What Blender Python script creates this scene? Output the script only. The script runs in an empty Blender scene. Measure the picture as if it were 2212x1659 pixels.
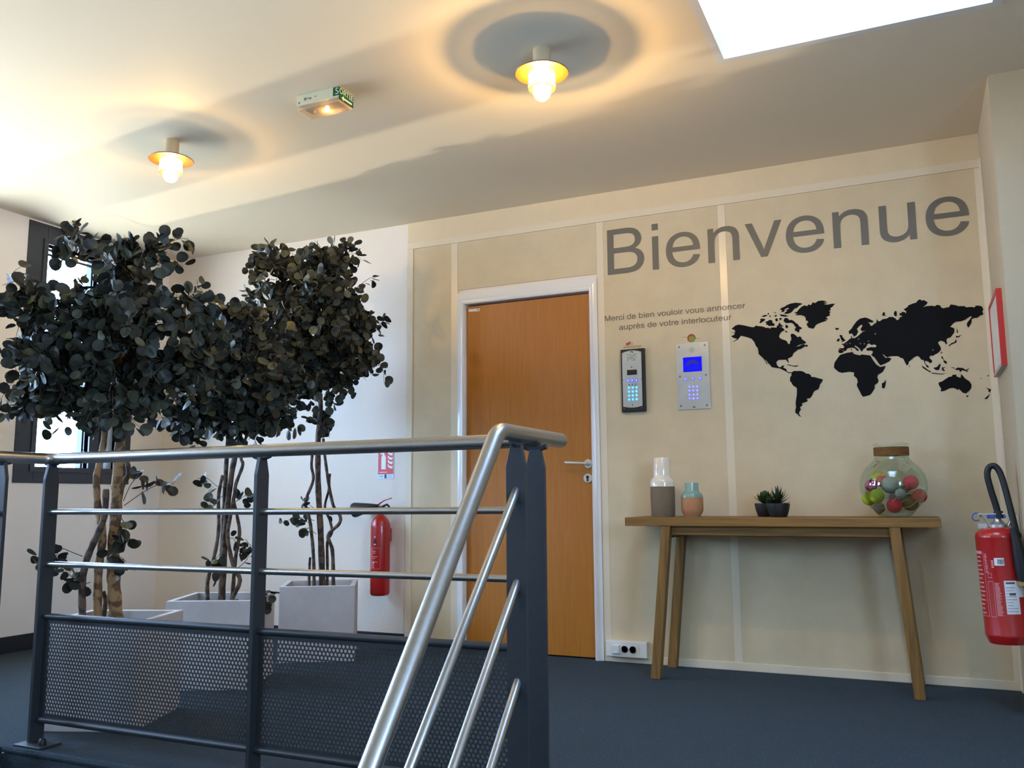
import bpy, bmesh, math, random
import numpy as np
from math import sin, cos, pi, radians, sqrt
from mathutils import Vector, Matrix

SC = bpy.context.scene
COL = SC.collection
rng = random.Random(7)

# ------------------------------------------------------------------ camera, sky, sun glint, exposure
CAM = Vector((0.0, -4.6696, 0.8674))
def setup_camera():
    f, yaw, pit, rol = 1893.447, radians(24.584), radians(7.5308), radians(-0.4061)
    fw = Vector((-sin(yaw)*cos(pit), cos(yaw)*cos(pit), sin(pit)))
    rt = Vector((cos(yaw), sin(yaw), 0)); up = rt.cross(fw)
    r2 = cos(rol)*rt + sin(rol)*up; u2 = -sin(rol)*rt + cos(rol)*up
    cd = bpy.data.cameras.new('camera'); co = bpy.data.objects.new('camera', cd); COL.objects.link(co)
    cd.sensor_fit = 'HORIZONTAL'; cd.sensor_width = 36.0; cd.lens = f/2212*36
    cd.clip_start = .02; cd.clip_end = 300
    M = Matrix((( r2.x, u2.x, -fw.x, CAM.x), (r2.y, u2.y, -fw.y, CAM.y), (r2.z, u2.z, -fw.z, CAM.z), (0,0,0,1)))
    co.matrix_world = M
    SC.camera = co
setup_camera()
SC.view_settings.view_transform = 'Standard'; SC.view_settings.look = 'None'
SC.view_settings.gamma = 1; SC.view_settings.use_curve_mapping = False
SC.view_settings.exposure = 1.0
SC.cycles.use_denoising = True
SC.cycles.max_bounces = 10; SC.cycles.diffuse_bounces = 6; SC.cycles.transparent_max_bounces = 16
SC.cycles.sample_clamp_indirect = 6.0; SC.cycles.caustics_reflective = False; SC.cycles.caustics_refractive = False

SKY, SUN, GLINT = 13.5, 25.0, 20000
w = bpy.data.worlds.new('sky'); SC.world = w; w.use_nodes = True
bg = w.node_tree.nodes['Background']; bg.inputs[0].default_value = (.42, .63, 1.0, 1); bg.inputs[1].default_value = SKY

def lamp(name, typ, loc, energy, color, aim=None, **kw):
    d = bpy.data.lights.new(name, typ); d.energy = energy; d.color = color
    for k, v in kw.items(): setattr(d, k, v)
    o = bpy.data.objects.new(name, d); COL.objects.link(o); o.location = loc
    if aim is not None: o.rotation_euler = (Vector(aim)-Vector(loc)).to_track_quat('-Z', 'Y').to_euler()
    return o
# sunlight thrown back up by bright cars and paving in the yard below: it comes in low through the left windows
lamp('sun_glint', 'SPOT', (-34.9, 2.2, -8.2), GLINT, (1.0, .86, .64), aim=(-4.9, -1.9, 1.8), spot_size=radians(12), spot_blend=.3, shadow_soft_size=.35)
# the sun stands low behind the back wall: it lights the yard and one side of the skylight shaft, and enters no window
lamp('sun', 'SUN', (0.6, 12, 4.4), SUN, (1.0, .96, .89), aim=(0, 0, 0), angle=radians(.6))
def portal(name, loc, aim, sx, sy):
    o = lamp(name, 'AREA', loc, 0, (1,1,1), aim=aim, shape='RECTANGLE', size=sx, size_y=sy); o.data.cycles.is_portal = True
    return o
portal('daylight_window_5_added', (1.72, -4.2, 1.55), (0, -4.2, 1.55), 1.6, 1.2)
portal('daylight_window_1', (-5.02, -.8, 1.8), (0, -.8, 1.8), .75, 1.55)
portal('daylight_window_2', (-5.02, -2.16, 1.8), (0, -2.16, 1.8), 1.3, 1.55)
portal('daylight_window_3_added', (-5.02, -4.55, 1.8), (0, -4.55, 1.8), 1.2, 1.55)

# ------------------------------------------------------------------ materials
def lin(c): return tuple(((x/255)/12.92 if x/255 <= .04045 else ((x/255+.055)/1.055)**2.4) for x in c)
MATS = {}
def mat(name, rgb, rough=.5, metal=0.0, emit=None, estr=0.0, noise=0.0, nscale=20, bump=0.0, bscale=60, spec=.5, stretch=None, coat=0.0):
    """plain principled surface; noise = colour variation, bump = fine relief, stretch = anisotropic grain"""
    if name in MATS: return MATS[name]
    m = bpy.data.materials.new(name); m.use_nodes = True; nt = m.node_tree; b = nt.nodes['Principled BSDF']
    c = lin(rgb) if max(rgb) > 1.0 else rgb
    b.inputs['Base Color'].default_value = (*c, 1); b.inputs['Roughness'].default_value = rough; b.inputs['Metallic'].default_value = metal
    b.inputs['Specular IOR Level'].default_value = spec; b.inputs['Coat Weight'].default_value = coat
    if emit is not None:
        e = lin(emit) if max(emit) > 1.0 else emit
        b.inputs['Emission Color'].default_value = (*e, 1); b.inputs['Emission Strength'].default_value = estr
    if noise or bump:
        tc = nt.nodes.new('ShaderNodeTexCoord'); mp = nt.nodes.new('ShaderNodeMapping'); nt.links.new(tc.outputs['Object'], mp.inputs[0])
        if stretch: mp.inputs['Scale'].default_value = stretch
        if noise:
            n = nt.nodes.new('ShaderNodeTexNoise'); n.inputs['Scale'].default_value = nscale; n.inputs['Detail'].default_value = 6; n.inputs['Roughness'].default_value = .6
            nt.links.new(mp.outputs[0], n.inputs['Vector'])
            r = nt.nodes.new('ShaderNodeValToRGB'); nt.links.new(n.outputs['Fac'], r.inputs[0])
            r.color_ramp.elements[0].position = .3; r.color_ramp.elements[1].position = .7
            r.color_ramp.elements[0].color = (*[max(0, x*(1-noise)) for x in c], 1); r.color_ramp.elements[1].color = (*[min(1, x*(1+noise)) for x in c], 1)
            nt.links.new(r.outputs[0], b.inputs['Base Color'])
        if bump:
            n2 = nt.nodes.new('ShaderNodeTexNoise'); n2.inputs['Scale'].default_value = bscale; n2.inputs['Detail'].default_value = 4
            nt.links.new(mp.outputs[0], n2.inputs['Vector'])
            bp = nt.nodes.new('ShaderNodeBump'); bp.inputs['Strength'].default_value = bump; bp.inputs['Distance'].default_value = .004
            nt.links.new(n2.outputs['Fac'], bp.inputs['Height']); nt.links.new(bp.outputs[0], b.inputs['Normal'])
    MATS[name] = m
    return m
def glass(name, tint, refl=.08, edge=.5):
    m = bpy.data.materials.new(name); m.use_nodes = True; nt = m.node_tree; nt.nodes.clear()
    o = nt.nodes.new('ShaderNodeOutputMaterial'); t = nt.nodes.new('ShaderNodeBsdfTransparent'); g = nt.nodes.new('ShaderNodeBsdfGlossy'); mx = nt.nodes.new('ShaderNodeMixShader')
    t.inputs[0].default_value = (*tint, 1); g.inputs['Roughness'].default_value = .02; g.inputs['Color'].default_value = (.9,.95,.93,1)
    lw = nt.nodes.new('ShaderNodeLayerWeight'); lw.inputs[0].default_value = edge
    mm = nt.nodes.new('ShaderNodeMath'); mm.operation = 'MULTIPLY_ADD'; nt.links.new(lw.outputs['Facing'], mm.inputs[0]); mm.inputs[1].default_value = .32; mm.inputs[2].default_value = refl
    nt.links.new(mm.outputs[0], mx.inputs[0]); nt.links.new(t.outputs[0], mx.inputs[1]); nt.links.new(g.outputs[0], mx.inputs[2]); nt.links.new(mx.outputs[0], o.inputs[0])
    MATS[name] = m
    return m
def carpet_mat():
    m = mat('carpet', (60, 71, 78), .95, noise=.35, nscale=260, bump=.8, bscale=420, spec=.1)
    nt = m.node_tree; b = nt.nodes['Principled BSDF']; lk = b.inputs['Base Color'].links[0]; src = lk.from_socket
    tc = nt.nodes.new('ShaderNodeTexCoord'); v = nt.nodes.new('ShaderNodeTexVoronoi'); v.inputs['Scale'].default_value = 95
    nt.links.new(tc.outputs['Object'], v.inputs['Vector'])
    r = nt.nodes.new('ShaderNodeValToRGB'); r.color_ramp.elements[0].position = .10; r.color_ramp.elements[1].position = .16
    r.color_ramp.elements[0].color = (1,1,1,1); r.color_ramp.elements[1].color = (0,0,0,1); nt.links.new(v.outputs['Distance'], r.inputs[0])
    mx = nt.nodes.new('ShaderNodeMix'); mx.data_type = 'RGBA'
    nt.links.new(r.outputs[0], mx.inputs['Factor']); nt.links.new(src, mx.inputs['A']); mx.inputs['B'].default_value = (*lin((110,122,128)), 1)
    nt.links.new(mx.outputs['Result'], b.inputs['Base Color'])
    return m
def wood_mat(name, dark, light, axis, rough=.45, scale=1.0, coat=0.0):
    m = bpy.data.materials.new(name); m.use_nodes = True; nt = m.node_tree; b = nt.nodes['Principled BSDF']
    tc = nt.nodes.new('ShaderNodeTexCoord'); mp = nt.nodes.new('ShaderNodeMapping'); s = [26*scale]*3; s[axis] = 1.1*scale; mp.inputs['Scale'].default_value = s
    nt.links.new(tc.outputs['Object'], mp.inputs[0])
    n = nt.nodes.new('ShaderNodeTexNoise'); n.inputs['Scale'].default_value = 2.2; n.inputs['Detail'].default_value = 8; n.inputs['Roughness'].default_value = .62; n.inputs['Distortion'].default_value = .5
    nt.links.new(mp.outputs[0], n.inputs['Vector'])
    r = nt.nodes.new('ShaderNodeValToRGB'); r.color_ramp.elements[0].position = .3; r.color_ramp.elements[1].position = .72
    r.color_ramp.elements[0].color = (*lin(dark), 1); r.color_ramp.elements[1].color = (*lin(light), 1); nt.links.new(n.outputs['Fac'], r.inputs[0])
    nt.links.new(r.outputs[0], b.inputs['Base Color']); b.inputs['Roughness'].default_value = rough; b.inputs['Coat Weight'].default_value = coat
    bp = nt.nodes.new('ShaderNodeBump'); bp.inputs['Strength'].default_value = .15; bp.inputs['Distance'].default_value = .002
    nt.links.new(n.outputs['Fac'], bp.inputs['Height']); nt.links.new(bp.outputs[0], b.inputs['Normal'])
    MATS[name] = m
    return m
def leaf_mat():
    m = bpy.data.materials.new('leaf'); m.use_nodes = True; nt = m.node_tree; b = nt.nodes['Principled BSDF']
    oi = nt.nodes.new('ShaderNodeObjectInfo'); ge = nt.nodes.new('ShaderNodeNewGeometry')
    ad = nt.nodes.new('ShaderNodeMath'); ad.operation = 'ADD'; nt.links.new(oi.outputs['Random'], ad.inputs[0]); nt.links.new(ge.outputs['Random Per Island'], ad.inputs[1])
    fr = nt.nodes.new('ShaderNodeMath'); fr.operation = 'FRACT'; nt.links.new(ad.outputs[0], fr.inputs[0])
    r = nt.nodes.new('ShaderNodeValToRGB'); cr = r.color_ramp
    cr.elements[0].position = 0; cr.elements[0].color = (*lin((36,38,31)), 1)
    cr.elements[1].position = 1; cr.elements[1].color = (*lin((78,78,54)), 1)
    for p, c in ((.5, (48,50,40)), (.82, (68,70,56)), (.95, (92,95,78)), (.98, (90,84,50))):
        e = cr.elements.new(p); e.color = (*lin(c), 1)
    nt.links.new(fr.outputs[0], r.inputs[0]); nt.links.new(r.outputs[0], b.inputs['Base Color'])
    b.inputs['Roughness'].default_value = .55; b.inputs['Specular IOR Level'].default_value = .35
    MATS['leaf'] = m
    return m
def bark_mat(name, dark, light, scale):
    m = mat(name, light, .8, bump=.5, bscale=40)
    nt = m.node_tree; b = nt.nodes['Principled BSDF']
    tc = nt.nodes.new('ShaderNodeTexCoord'); n = nt.nodes.new('ShaderNodeTexNoise'); n.inputs['Scale'].default_value = scale; n.inputs['Detail'].default_value = 3
    nt.links.new(tc.outputs['Object'], n.inputs['Vector'])
    r = nt.nodes.new('ShaderNodeValToRGB'); r.color_ramp.elements[0].position = .46; r.color_ramp.elements[1].position = .54
    r.color_ramp.elements[0].color = (*lin(dark), 1); r.color_ramp.elements[1].color = (*lin(light), 1); nt.links.new(n.outputs['Fac'], r.inputs[0])
    nt.links.new(r.outputs[0], b.inputs['Base Color'])
    return m

M_white = mat('white_paint', (222,219,214), .55, bump=.25, bscale=160)
M_ceil = mat('ceiling_paint', (228,214,190), .7, bump=.08, bscale=30)
M_paper = mat('wall_paper_paint', (230,218,202), .7, bump=.45, bscale=260, stretch=(.25,1,1))
M_leftwall = mat('left_wall_paint', (242,236,232), .7, bump=.45, bscale=260)
M_panel = mat('panel_paper', (208,190,154), .75, noise=.05, nscale=7, bump=.25, bscale=220)
M_strip = mat('cover_strip_lacquer', (222,208,180), .28)
M_steelpaint = mat('door_frame_lacquer', (226,225,220), .18, coat=.4)
M_fascia = mat('fascia_paint', (218,199,162), .6, noise=.03, nscale=9)
M_black = mat('black_plinth', (26,30,38), .5)
M_carpet = carpet_mat()
M_anth = mat('anthracite_aluminium', (50,55,64), .4, metal=.0)
M_rail = mat('railing_dark_paint', (42,47,51), .42, noise=.1, nscale=30)
M_steel = mat('brushed_steel', (178,176,172), .34, metal=1.0, noise=.06, nscale=90)
M_chrome = mat('satin_chrome', (214,208,198), .3, metal=.55)
M_door = wood_mat('door_veneer', (160,97,20), (176,111,30), 2, .42, 1.6)
M_oak = wood_mat('table_wood_long', (98,68,22), (148,106,42), 0, .6, .9)
M_oakv = wood_mat('table_wood_leg', (98,68,24), (148,108,46), 2, .6, 1.1)
M_conc = mat('planter_fibre_cement', (190,187,186), .85, noise=.07, nscale=10, bump=.2, bscale=120)
M_mulch = mat('bark_mulch', (58,40,32), .9, noise=.5, nscale=25)
M_bark1 = bark_mat('bark_mottled', (104,76,54), (160,128,88), 24)
M_bark2 = bark_mat('bark_brown', (62,50,44), (104,84,66), 30)
M_twig = mat('twig_bark', (92,78,58), .7)
M_leaf = leaf_mat()
M_pane = glass('window_glass', (.97,.985,.985), .02, .12)
M_roofglass = glass('tinted_roof_glass', (.62,.65,.68), .02, .12)
M_jar = glass('jar_glass', (.90,.945,.92), .03, .55)
M_letter = mat('grey_vinyl', (104,100,88), .5)
M_letter2 = mat('grey_brown_vinyl', (96,88,80), .5)
M_map = mat('black_vinyl', (9,9,10), .8, spec=.2)
M_red = mat('extinguisher_red', (170,22,20), .3, coat=.5)
M_blackp = mat('black_plastic', (18,18,20), .5)
M_whitep = mat('white_plastic', (226,222,212), .35)
M_label = mat('paper_label', (222,224,226), .5)

# ------------------------------------------------------------------ mesh building
class MB:
    def __init__(s): s.v = []; s.f = []
    def add(s, vs, fs):
        n = len(s.v); s.v += [tuple(v) for v in vs]; s.f += [tuple(i+n for i in f) for f in fs]
        return s
    def box(s, x0, x1, y0, y1, z0, z1, M=None):
        vs = [Vector((x, y, z)) for x in (x0, x1) for y in (y0, y1) for z in (z0, z1)]
        if M: vs = [M @ v for v in vs]
        return s.add(vs, [(0,1,3,2),(4,6,7,5),(0,4,5,1),(2,3,7,6),(0,2,6,4),(1,5,7,3)])
    def rbox(s, x0, x1, y0, y1, z0, z1, r=.003, M=None):
        """box with bevelled edges (built as a bmesh bevel)"""
        bm = bmesh.new(); bmesh.ops.create_cube(bm, size=1)
        for v in bm.verts: v.co = Vector(((x0+x1)/2+v.co.x*(x1-x0), (y0+y1)/2+v.co.y*(y1-y0), (z0+z1)/2+v.co.z*(z1-z0)))
        bmesh.ops.bevel(bm, geom=list(bm.edges), offset=r, segments=2, profile=.6, affect='EDGES')
        bm.verts.index_update(); vs = [v.co.copy() for v in bm.verts]; fs = [[v.index for v in f.verts] for f in bm.faces]; bm.free()
        if M: vs = [M @ v for v in vs]
        return s.add(vs, fs)
    def tube(s, pts, r, n=12, caps=True, r1=None, radii=None, round_end=False):
        P = [Vector(p) for p in pts]; m = len(P)
        R = radii or [r + ((r1 if r1 is not None else r)-r)*i/(m-1) for i in range(m)]
        T = []
        for i in range(m):
            a = P[max(i-1,0)]; b = P[min(i+1,m-1)]; t = (b-a)
            T.append(t.normalized() if t.length > 1e-9 else Vector((0,0,1)))
        u = T[0].orthogonal().normalized(); vs = []
        for i in range(m):
            u = (u - T[i]*u.dot(T[i])).normalized(); w_ = T[i].cross(u)
            vs += [P[i] + (u*cos(2*pi*k/n) + w_*sin(2*pi*k/n))*R[i] for k in range(n)]
        fs = [(i*n+k, i*n+(k+1)%n, (i+1)*n+(k+1)%n, (i+1)*n+k) for i in range(m-1) for k in range(n)]
        if round_end:
            for end, sg in ((0,-1),(m-1,1)):
                base = list(range(end*n, end*n+n)); prev = base
                for q in (.5, .85):
                    ring = []
                    for k in range(n):
                        d = vs[base[k]]-P[end]; vs.append(P[end]+d*cos(q*pi/2)+T[end]*sg*R[end]*sin(q*pi/2)); ring.append(len(vs)-1)
                    fs += [((prev[k], ring[k], ring[(k+1)%n], prev[(k+1)%n]) if sg<0 else (prev[k], prev[(k+1)%n], ring[(k+1)%n], ring[k])) for k in range(n)]
                    prev = ring
                fs.append(tuple(prev if sg>0 else prev[::-1]))
        elif caps: fs += [tuple(range(n))[::-1], tuple(range((m-1)*n, m*n))]
        return s.add(vs, fs)
    def cyl(s, p0, p1, r, n=20, r1=None): return s.tube([p0, p1], r, n, True, r1)
    def lathe(s, prof, cx, cy, n=40, z0=0.0, close=False, M=None):
        vs = [Vector((cx+r*cos(2*pi*k/n), cy+r*sin(2*pi*k/n), z0+z)) for r, z in prof for k in range(n)]
        if M: vs = [M @ v for v in vs]
        m = len(prof)
        fs = [(i*n+k, i*n+(k+1)%n, (i+1)*n+(k+1)%n, (i+1)*n+k) for i in range(m-1) for k in range(n)]
        if not close:
            if prof[0][0] > 1e-6: fs.append(tuple(range(n))[::-1])
            if prof[-1][0] > 1e-6: fs.append(tuple(range((m-1)*n, m*n)))
        return s.add(vs, fs)
    def sphere(s, c, r, nu=20, nv=12, sc=(1,1,1)):
        vs = []; fs = []
        for i in range(nv+1):
            for k in range(nu):
                t = pi*i/nv; p = 2*pi*k/nu
                vs.append(Vector(c)+Vector((r*sc[0]*sin(t)*cos(p), r*sc[1]*sin(t)*sin(p), r*sc[2]*cos(t))))
        fs = [(i*nu+k, (i+1)*nu+k, (i+1)*nu+(k+1)%nu, i*nu+(k+1)%nu) for i in range(nv) for k in range(nu)]
        return s.add(vs, fs)
    def prism(s, poly, y0, y1, frame=None):
        """poly = (x, z) outline (may be concave), extruded from y0 to y1"""
        n = len(poly)
        from mathutils.geometry import tessellate_polygon
        tris = tessellate_polygon([[Vector((p[0], p[1], 0)) for p in poly]])
        vs = [Vector((p[0], y0, p[1])) for p in poly]+[Vector((p[0], y1, p[1])) for p in poly]
        if frame: vs = [frame @ v for v in vs]
        fs = [tuple(t) for t in tris]+[tuple(i+n for i in t[::-1]) for t in tris]+[(i, (i+1)%n, n+(i+1)%n, n+i) for i in range(n)]
        return s.add(vs, fs)
    def build(s, name, m, parent=None, org=(0,0,0), smooth=None, kind=None, label=None):
        me = bpy.data.meshes.new(name); o_ = Vector(org)
        me.from_pydata([(v[0]-o_.x, v[1]-o_.y, v[2]-o_.z) for v in s.v], [], s.f); me.update()
        bm = bmesh.new(); bm.from_mesh(me); bmesh.ops.recalc_face_normals(bm, faces=bm.faces); bm.to_mesh(me); bm.free()
        me.materials.append(m)
        if smooth:
            me.shade_smooth(); me.set_sharp_from_angle(angle=radians(smooth))
        o = bpy.data.objects.new(name, me); COL.objects.link(o)
        if parent: o.parent = parent
        else: o.location = o_
        if kind: o['kind'] = kind
        if label: o['label'] = label
        return o
def thing(name, label, cat, loc=(0,0,0), group=None, kind=None):
    o = bpy.data.objects.new(name, None); COL.objects.link(o); o.location = loc; o.empty_display_size = .05
    o['label'] = label; o['category'] = cat
    if group: o['group'] = group
    if kind: o['kind'] = kind
    return o
def tag(o, label, cat, group=None, kind=None):
    o['label'] = label; o['category'] = cat
    if group: o['group'] = group
    if kind: o['kind'] = kind
    return o
def fillet(pts, r, n=6):
    P = [Vector(p) for p in pts]; out = [P[0]]
    for i in range(1, len(P)-1):
        a = (P[i-1]-P[i]).normalized(); b = (P[i+1]-P[i]).normalized(); ang = a.angle(b)
        d = r/math.tan(ang/2); p0 = P[i]+a*d; p2 = P[i]+b*d
        c = P[i]+(a+b).normalized()*(r/sin(ang/2)); u = p0-c; v = p2-c; th = u.angle(v)
        for k in range(n+1):
            t = k/n; out.append(c+(u*sin((1-t)*th)+v*sin(t*th))/sin(th))
    out.append(P[-1])
    return out
def smooth_path(pts, n=5):
    P = [Vector(p) for p in pts]; out = []
    for i in range(len(P)-1):
        p0 = P[max(i-1,0)]; p1 = P[i]; p2 = P[i+1]; p3 = P[min(i+2,len(P)-1)]
        for k in range(n):
            t = k/n
            out.append(.5*((2*p1)+(p2-p0)*t+(2*p0-5*p1+4*p2-p3)*t*t+(3*p1-p0-3*p2+p3)*t**3))
    out.append(P[-1])
    return out
def wall_text(s, x0, x1, z0, z1, y, dep, m, parent, org, name='letter', track=0.0):
    """flat cut letters standing on the wall plane; the string fills the box x0..x1, cap line z0..z1"""
    items = []; pen = 0
    for ch in s:
        if ch == ' ': pen += 284; continue
        adv, sp = GLYPHS[ch]
        items.append((pen, sp)); pen += adv + track
    lo = min(p+q[0] for p, sp in items for g in sp for q in g); hi = max(p+q[0] for p, sp in items for g in sp for q in g)
    cap = 733
    sx = (x1-x0)/(hi-lo); sz = (z1-z0)/cap
    obs = []
    for p, sp in items:
        cu = bpy.data.curves.new(name, 'CURVE'); cu.dimensions = '2D'; cu.fill_mode = 'BOTH'; cu.extrude = dep/2
        for g in sp:
            q = cu.splines.new('POLY'); q.points.add(len(g)-1); q.use_cyclic_u = True
            for i, (a, b) in enumerate(g): q.points[i].co = ((p+a-lo)*sx, b*sz, 0, 1)
        t = bpy.data.objects.new(name, cu); me = t.to_mesh().copy(); bpy.data.objects.remove(t); bpy.data.curves.remove(cu)
        me.transform(Matrix(((1,0,0,x0-org[0]),(0,0,-1,y-dep/2-org[1]),(0,1,0,z0-org[2]),(0,0,0,1))))
        me.materials.clear(); me.materials.append(m)
        o = bpy.data.objects.new(name, me); COL.objects.link(o); o.parent = parent; obs.append(o)
    return obs
# ------------------------------------------------------------------ measured outlines and paths (metres; map and letters in millimetres)
STEMS = [[([(-3.086,-1.929,0.361),(-3.087,-1.933,0.39),(-3.087,-1.953,0.529),(-3.082,-1.968,0.645),(-3.061,-1.984,0.819),(-3.042,-2.001,0.993),(-3.016,-2.018,1.196),(-3.001,-2.028,1.312),(-3.006,-2.051,1.457),(-3.027,-2.086,1.632)],0.0311,0.0155),([(-3.141,-1.976,0.364),(-3.139,-1.981,0.398),(-3.124,-2.002,0.589),(-3.1,-2.011,0.733),(-3.111,-2.033,0.849),(-3.109,-2.049,0.964),(-3.088,-2.052,1.051),(-3.065,-2.058,1.166),(-3.072,-2.083,1.31),(-3.125,-2.132,1.484),(-3.197,-2.182,1.6)],0.0194,0.0097),([(-3.173,-2.026,0.374),(-3.17,-2.03,0.408),(-3.163,-2.045,0.534),(-3.141,-2.049,0.632),(-3.104,-2.044,0.717),(-3.064,-2.039,0.809),(-3.05,-2.049,0.923)],0.0155,0.0126),([(-3.182,-1.917,0.36),(-3.166,-1.922,0.448),(-3.171,-1.932,0.495)],0.0117,0.0078),([(-3.089,-1.948,0.865),(-3.067,-1.95,0.948),(-3.044,-1.944,0.983),(-3.044,-1.951,1.03),(-3.054,-1.963,1.083)],0.0117,0.0097)],[([(-3.206,-1.184,0.351),(-3.202,-1.187,0.388),(-3.176,-1.21,0.625),(-3.146,-1.23,0.858),(-3.112,-1.241,1.041),(-3.073,-1.244,1.183),(-3.056,-1.258,1.333),(-3.076,-1.291,1.499),(-3.113,-1.329,1.641)],0.0186,0.0093),([(-3.247,-1.236,0.355),(-3.245,-1.241,0.392),(-3.239,-1.251,0.479),(-3.206,-1.251,0.586),(-3.175,-1.257,0.726),(-3.164,-1.277,0.892),(-3.139,-1.281,0.999)],0.0111,0.0081),([(-3.193,-1.204,0.758),(-3.184,-1.212,0.842),(-3.164,-1.232,1.043),(-3.146,-1.248,1.21),(-3.168,-1.28,1.362),(-3.235,-1.333,1.513)],0.0139,0.0081),([(-3.126,-1.192,0.355),(-3.123,-1.197,0.396),(-3.093,-1.192,0.454),(-3.087,-1.195,0.495),(-3.11,-1.213,0.545),(-3.128,-1.242,0.693),(-3.11,-1.249,0.792),(-3.085,-1.253,0.899),(-3.074,-1.256,0.957),(-3.038,-1.253,1.048),(-3.043,-1.261,1.089),(-3.014,-1.262,1.188),(-2.952,-1.255,1.336)],0.0116,0.007),([(-3.177,-1.148,0.348),(-3.165,-1.152,0.415),(-3.143,-1.166,0.582),(-3.116,-1.172,0.707),(-3.122,-1.188,0.799),(-3.133,-1.204,0.875)],0.0116,0.007)],[([(-3.175,-0.396,0.351),(-3.174,-0.401,0.39),(-3.165,-0.439,0.679),(-3.161,-0.479,0.969),(-3.144,-0.51,1.23),(-3.12,-0.525,1.413),(-3.122,-0.553,1.596),(-3.089,-0.573,1.837),(-3.06,-0.587,2.03)],0.0215,0.0108),([(-3.202,-0.442,0.355),(-3.199,-0.446,0.393),(-3.192,-0.471,0.585),(-3.199,-0.499,0.758),(-3.214,-0.522,0.863),(-3.167,-0.518,0.988),(-3.171,-0.532,1.074),(-3.155,-0.541,1.18)],0.0108,0.0081),([(-3.105,-0.386,0.353),(-3.103,-0.393,0.406),(-3.097,-0.416,0.584),(-3.114,-0.436,0.67),(-3.052,-0.418,0.737),(-3.045,-0.422,0.785),(-3.076,-0.445,0.843),(-3.094,-0.474,0.987),(-3.103,-0.497,1.122),(-3.106,-0.514,1.228)],0.0116,0.0081),([(-3.171,-0.36,0.348),(-3.16,-0.375,0.484),(-3.151,-0.392,0.629),(-3.123,-0.388,0.688),(-3.13,-0.401,0.756),(-3.152,-0.422,0.833),(-3.126,-0.425,0.93),(-3.113,-0.433,1.027)],0.0094,0.0067),([(-3.26,-0.412,0.35),(-3.249,-0.427,0.485),(-3.242,-0.432,0.543)],0.0094,0.0067)]]
LOBES = [[((-3.248,-2.274,1.615),0.165),((-3.409,-2.168,1.369),0.155),((-3.153,-2.122,1.477),0.243),((-3.012,-2.036,1.718),0.175),((-3.004,-2.088,1.866),0.117),((-2.815,-2.068,1.868),0.107),((-3.158,-2.18,1.257),0.155),((-2.931,-2.129,1.307),0.194),((-2.871,-1.997,1.356),0.165),((-3.228,-2.116,1.968),0.097),((-2.644,-2.083,1.595),0.155),((-2.668,-2.024,1.417),0.165),((-2.948,-2.244,1.593),0.175),((-3.16,-2.288,1.453),0.146),((-2.754,-2.185,1.493),0.185)],[((-3.066,-1.42,1.504),0.221),((-2.997,-1.275,1.636),0.209),((-3.108,-1.292,1.785),0.174),((-3.249,-1.344,1.315),0.197),((-2.971,-1.274,1.331),0.209),((-2.962,-1.146,1.319),0.174),((-3.374,-1.31,1.301),0.128),((-3.038,-1.375,1.28),0.163),((-2.835,-1.355,1.474),0.197),((-3.274,-1.298,1.534),0.163)],[((-3.31,-0.728,2.21),0.161),((-3.081,-0.615,2.155),0.215),((-2.995,-0.534,2.248),0.148),((-3.18,-0.691,1.904),0.256),((-2.937,-0.514,1.914),0.215),((-3.027,-0.626,1.633),0.242),((-2.897,-0.424,1.651),0.14),((-3.31,-0.576,1.549),0.215),((-3.363,-0.635,2.015),0.215),((-2.981,-0.696,1.884),0.269),((-3.136,-0.737,1.678),0.242),((-3.042,-0.431,1.771),0.215),((-3.133,-0.515,1.302),0.081)]]
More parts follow.
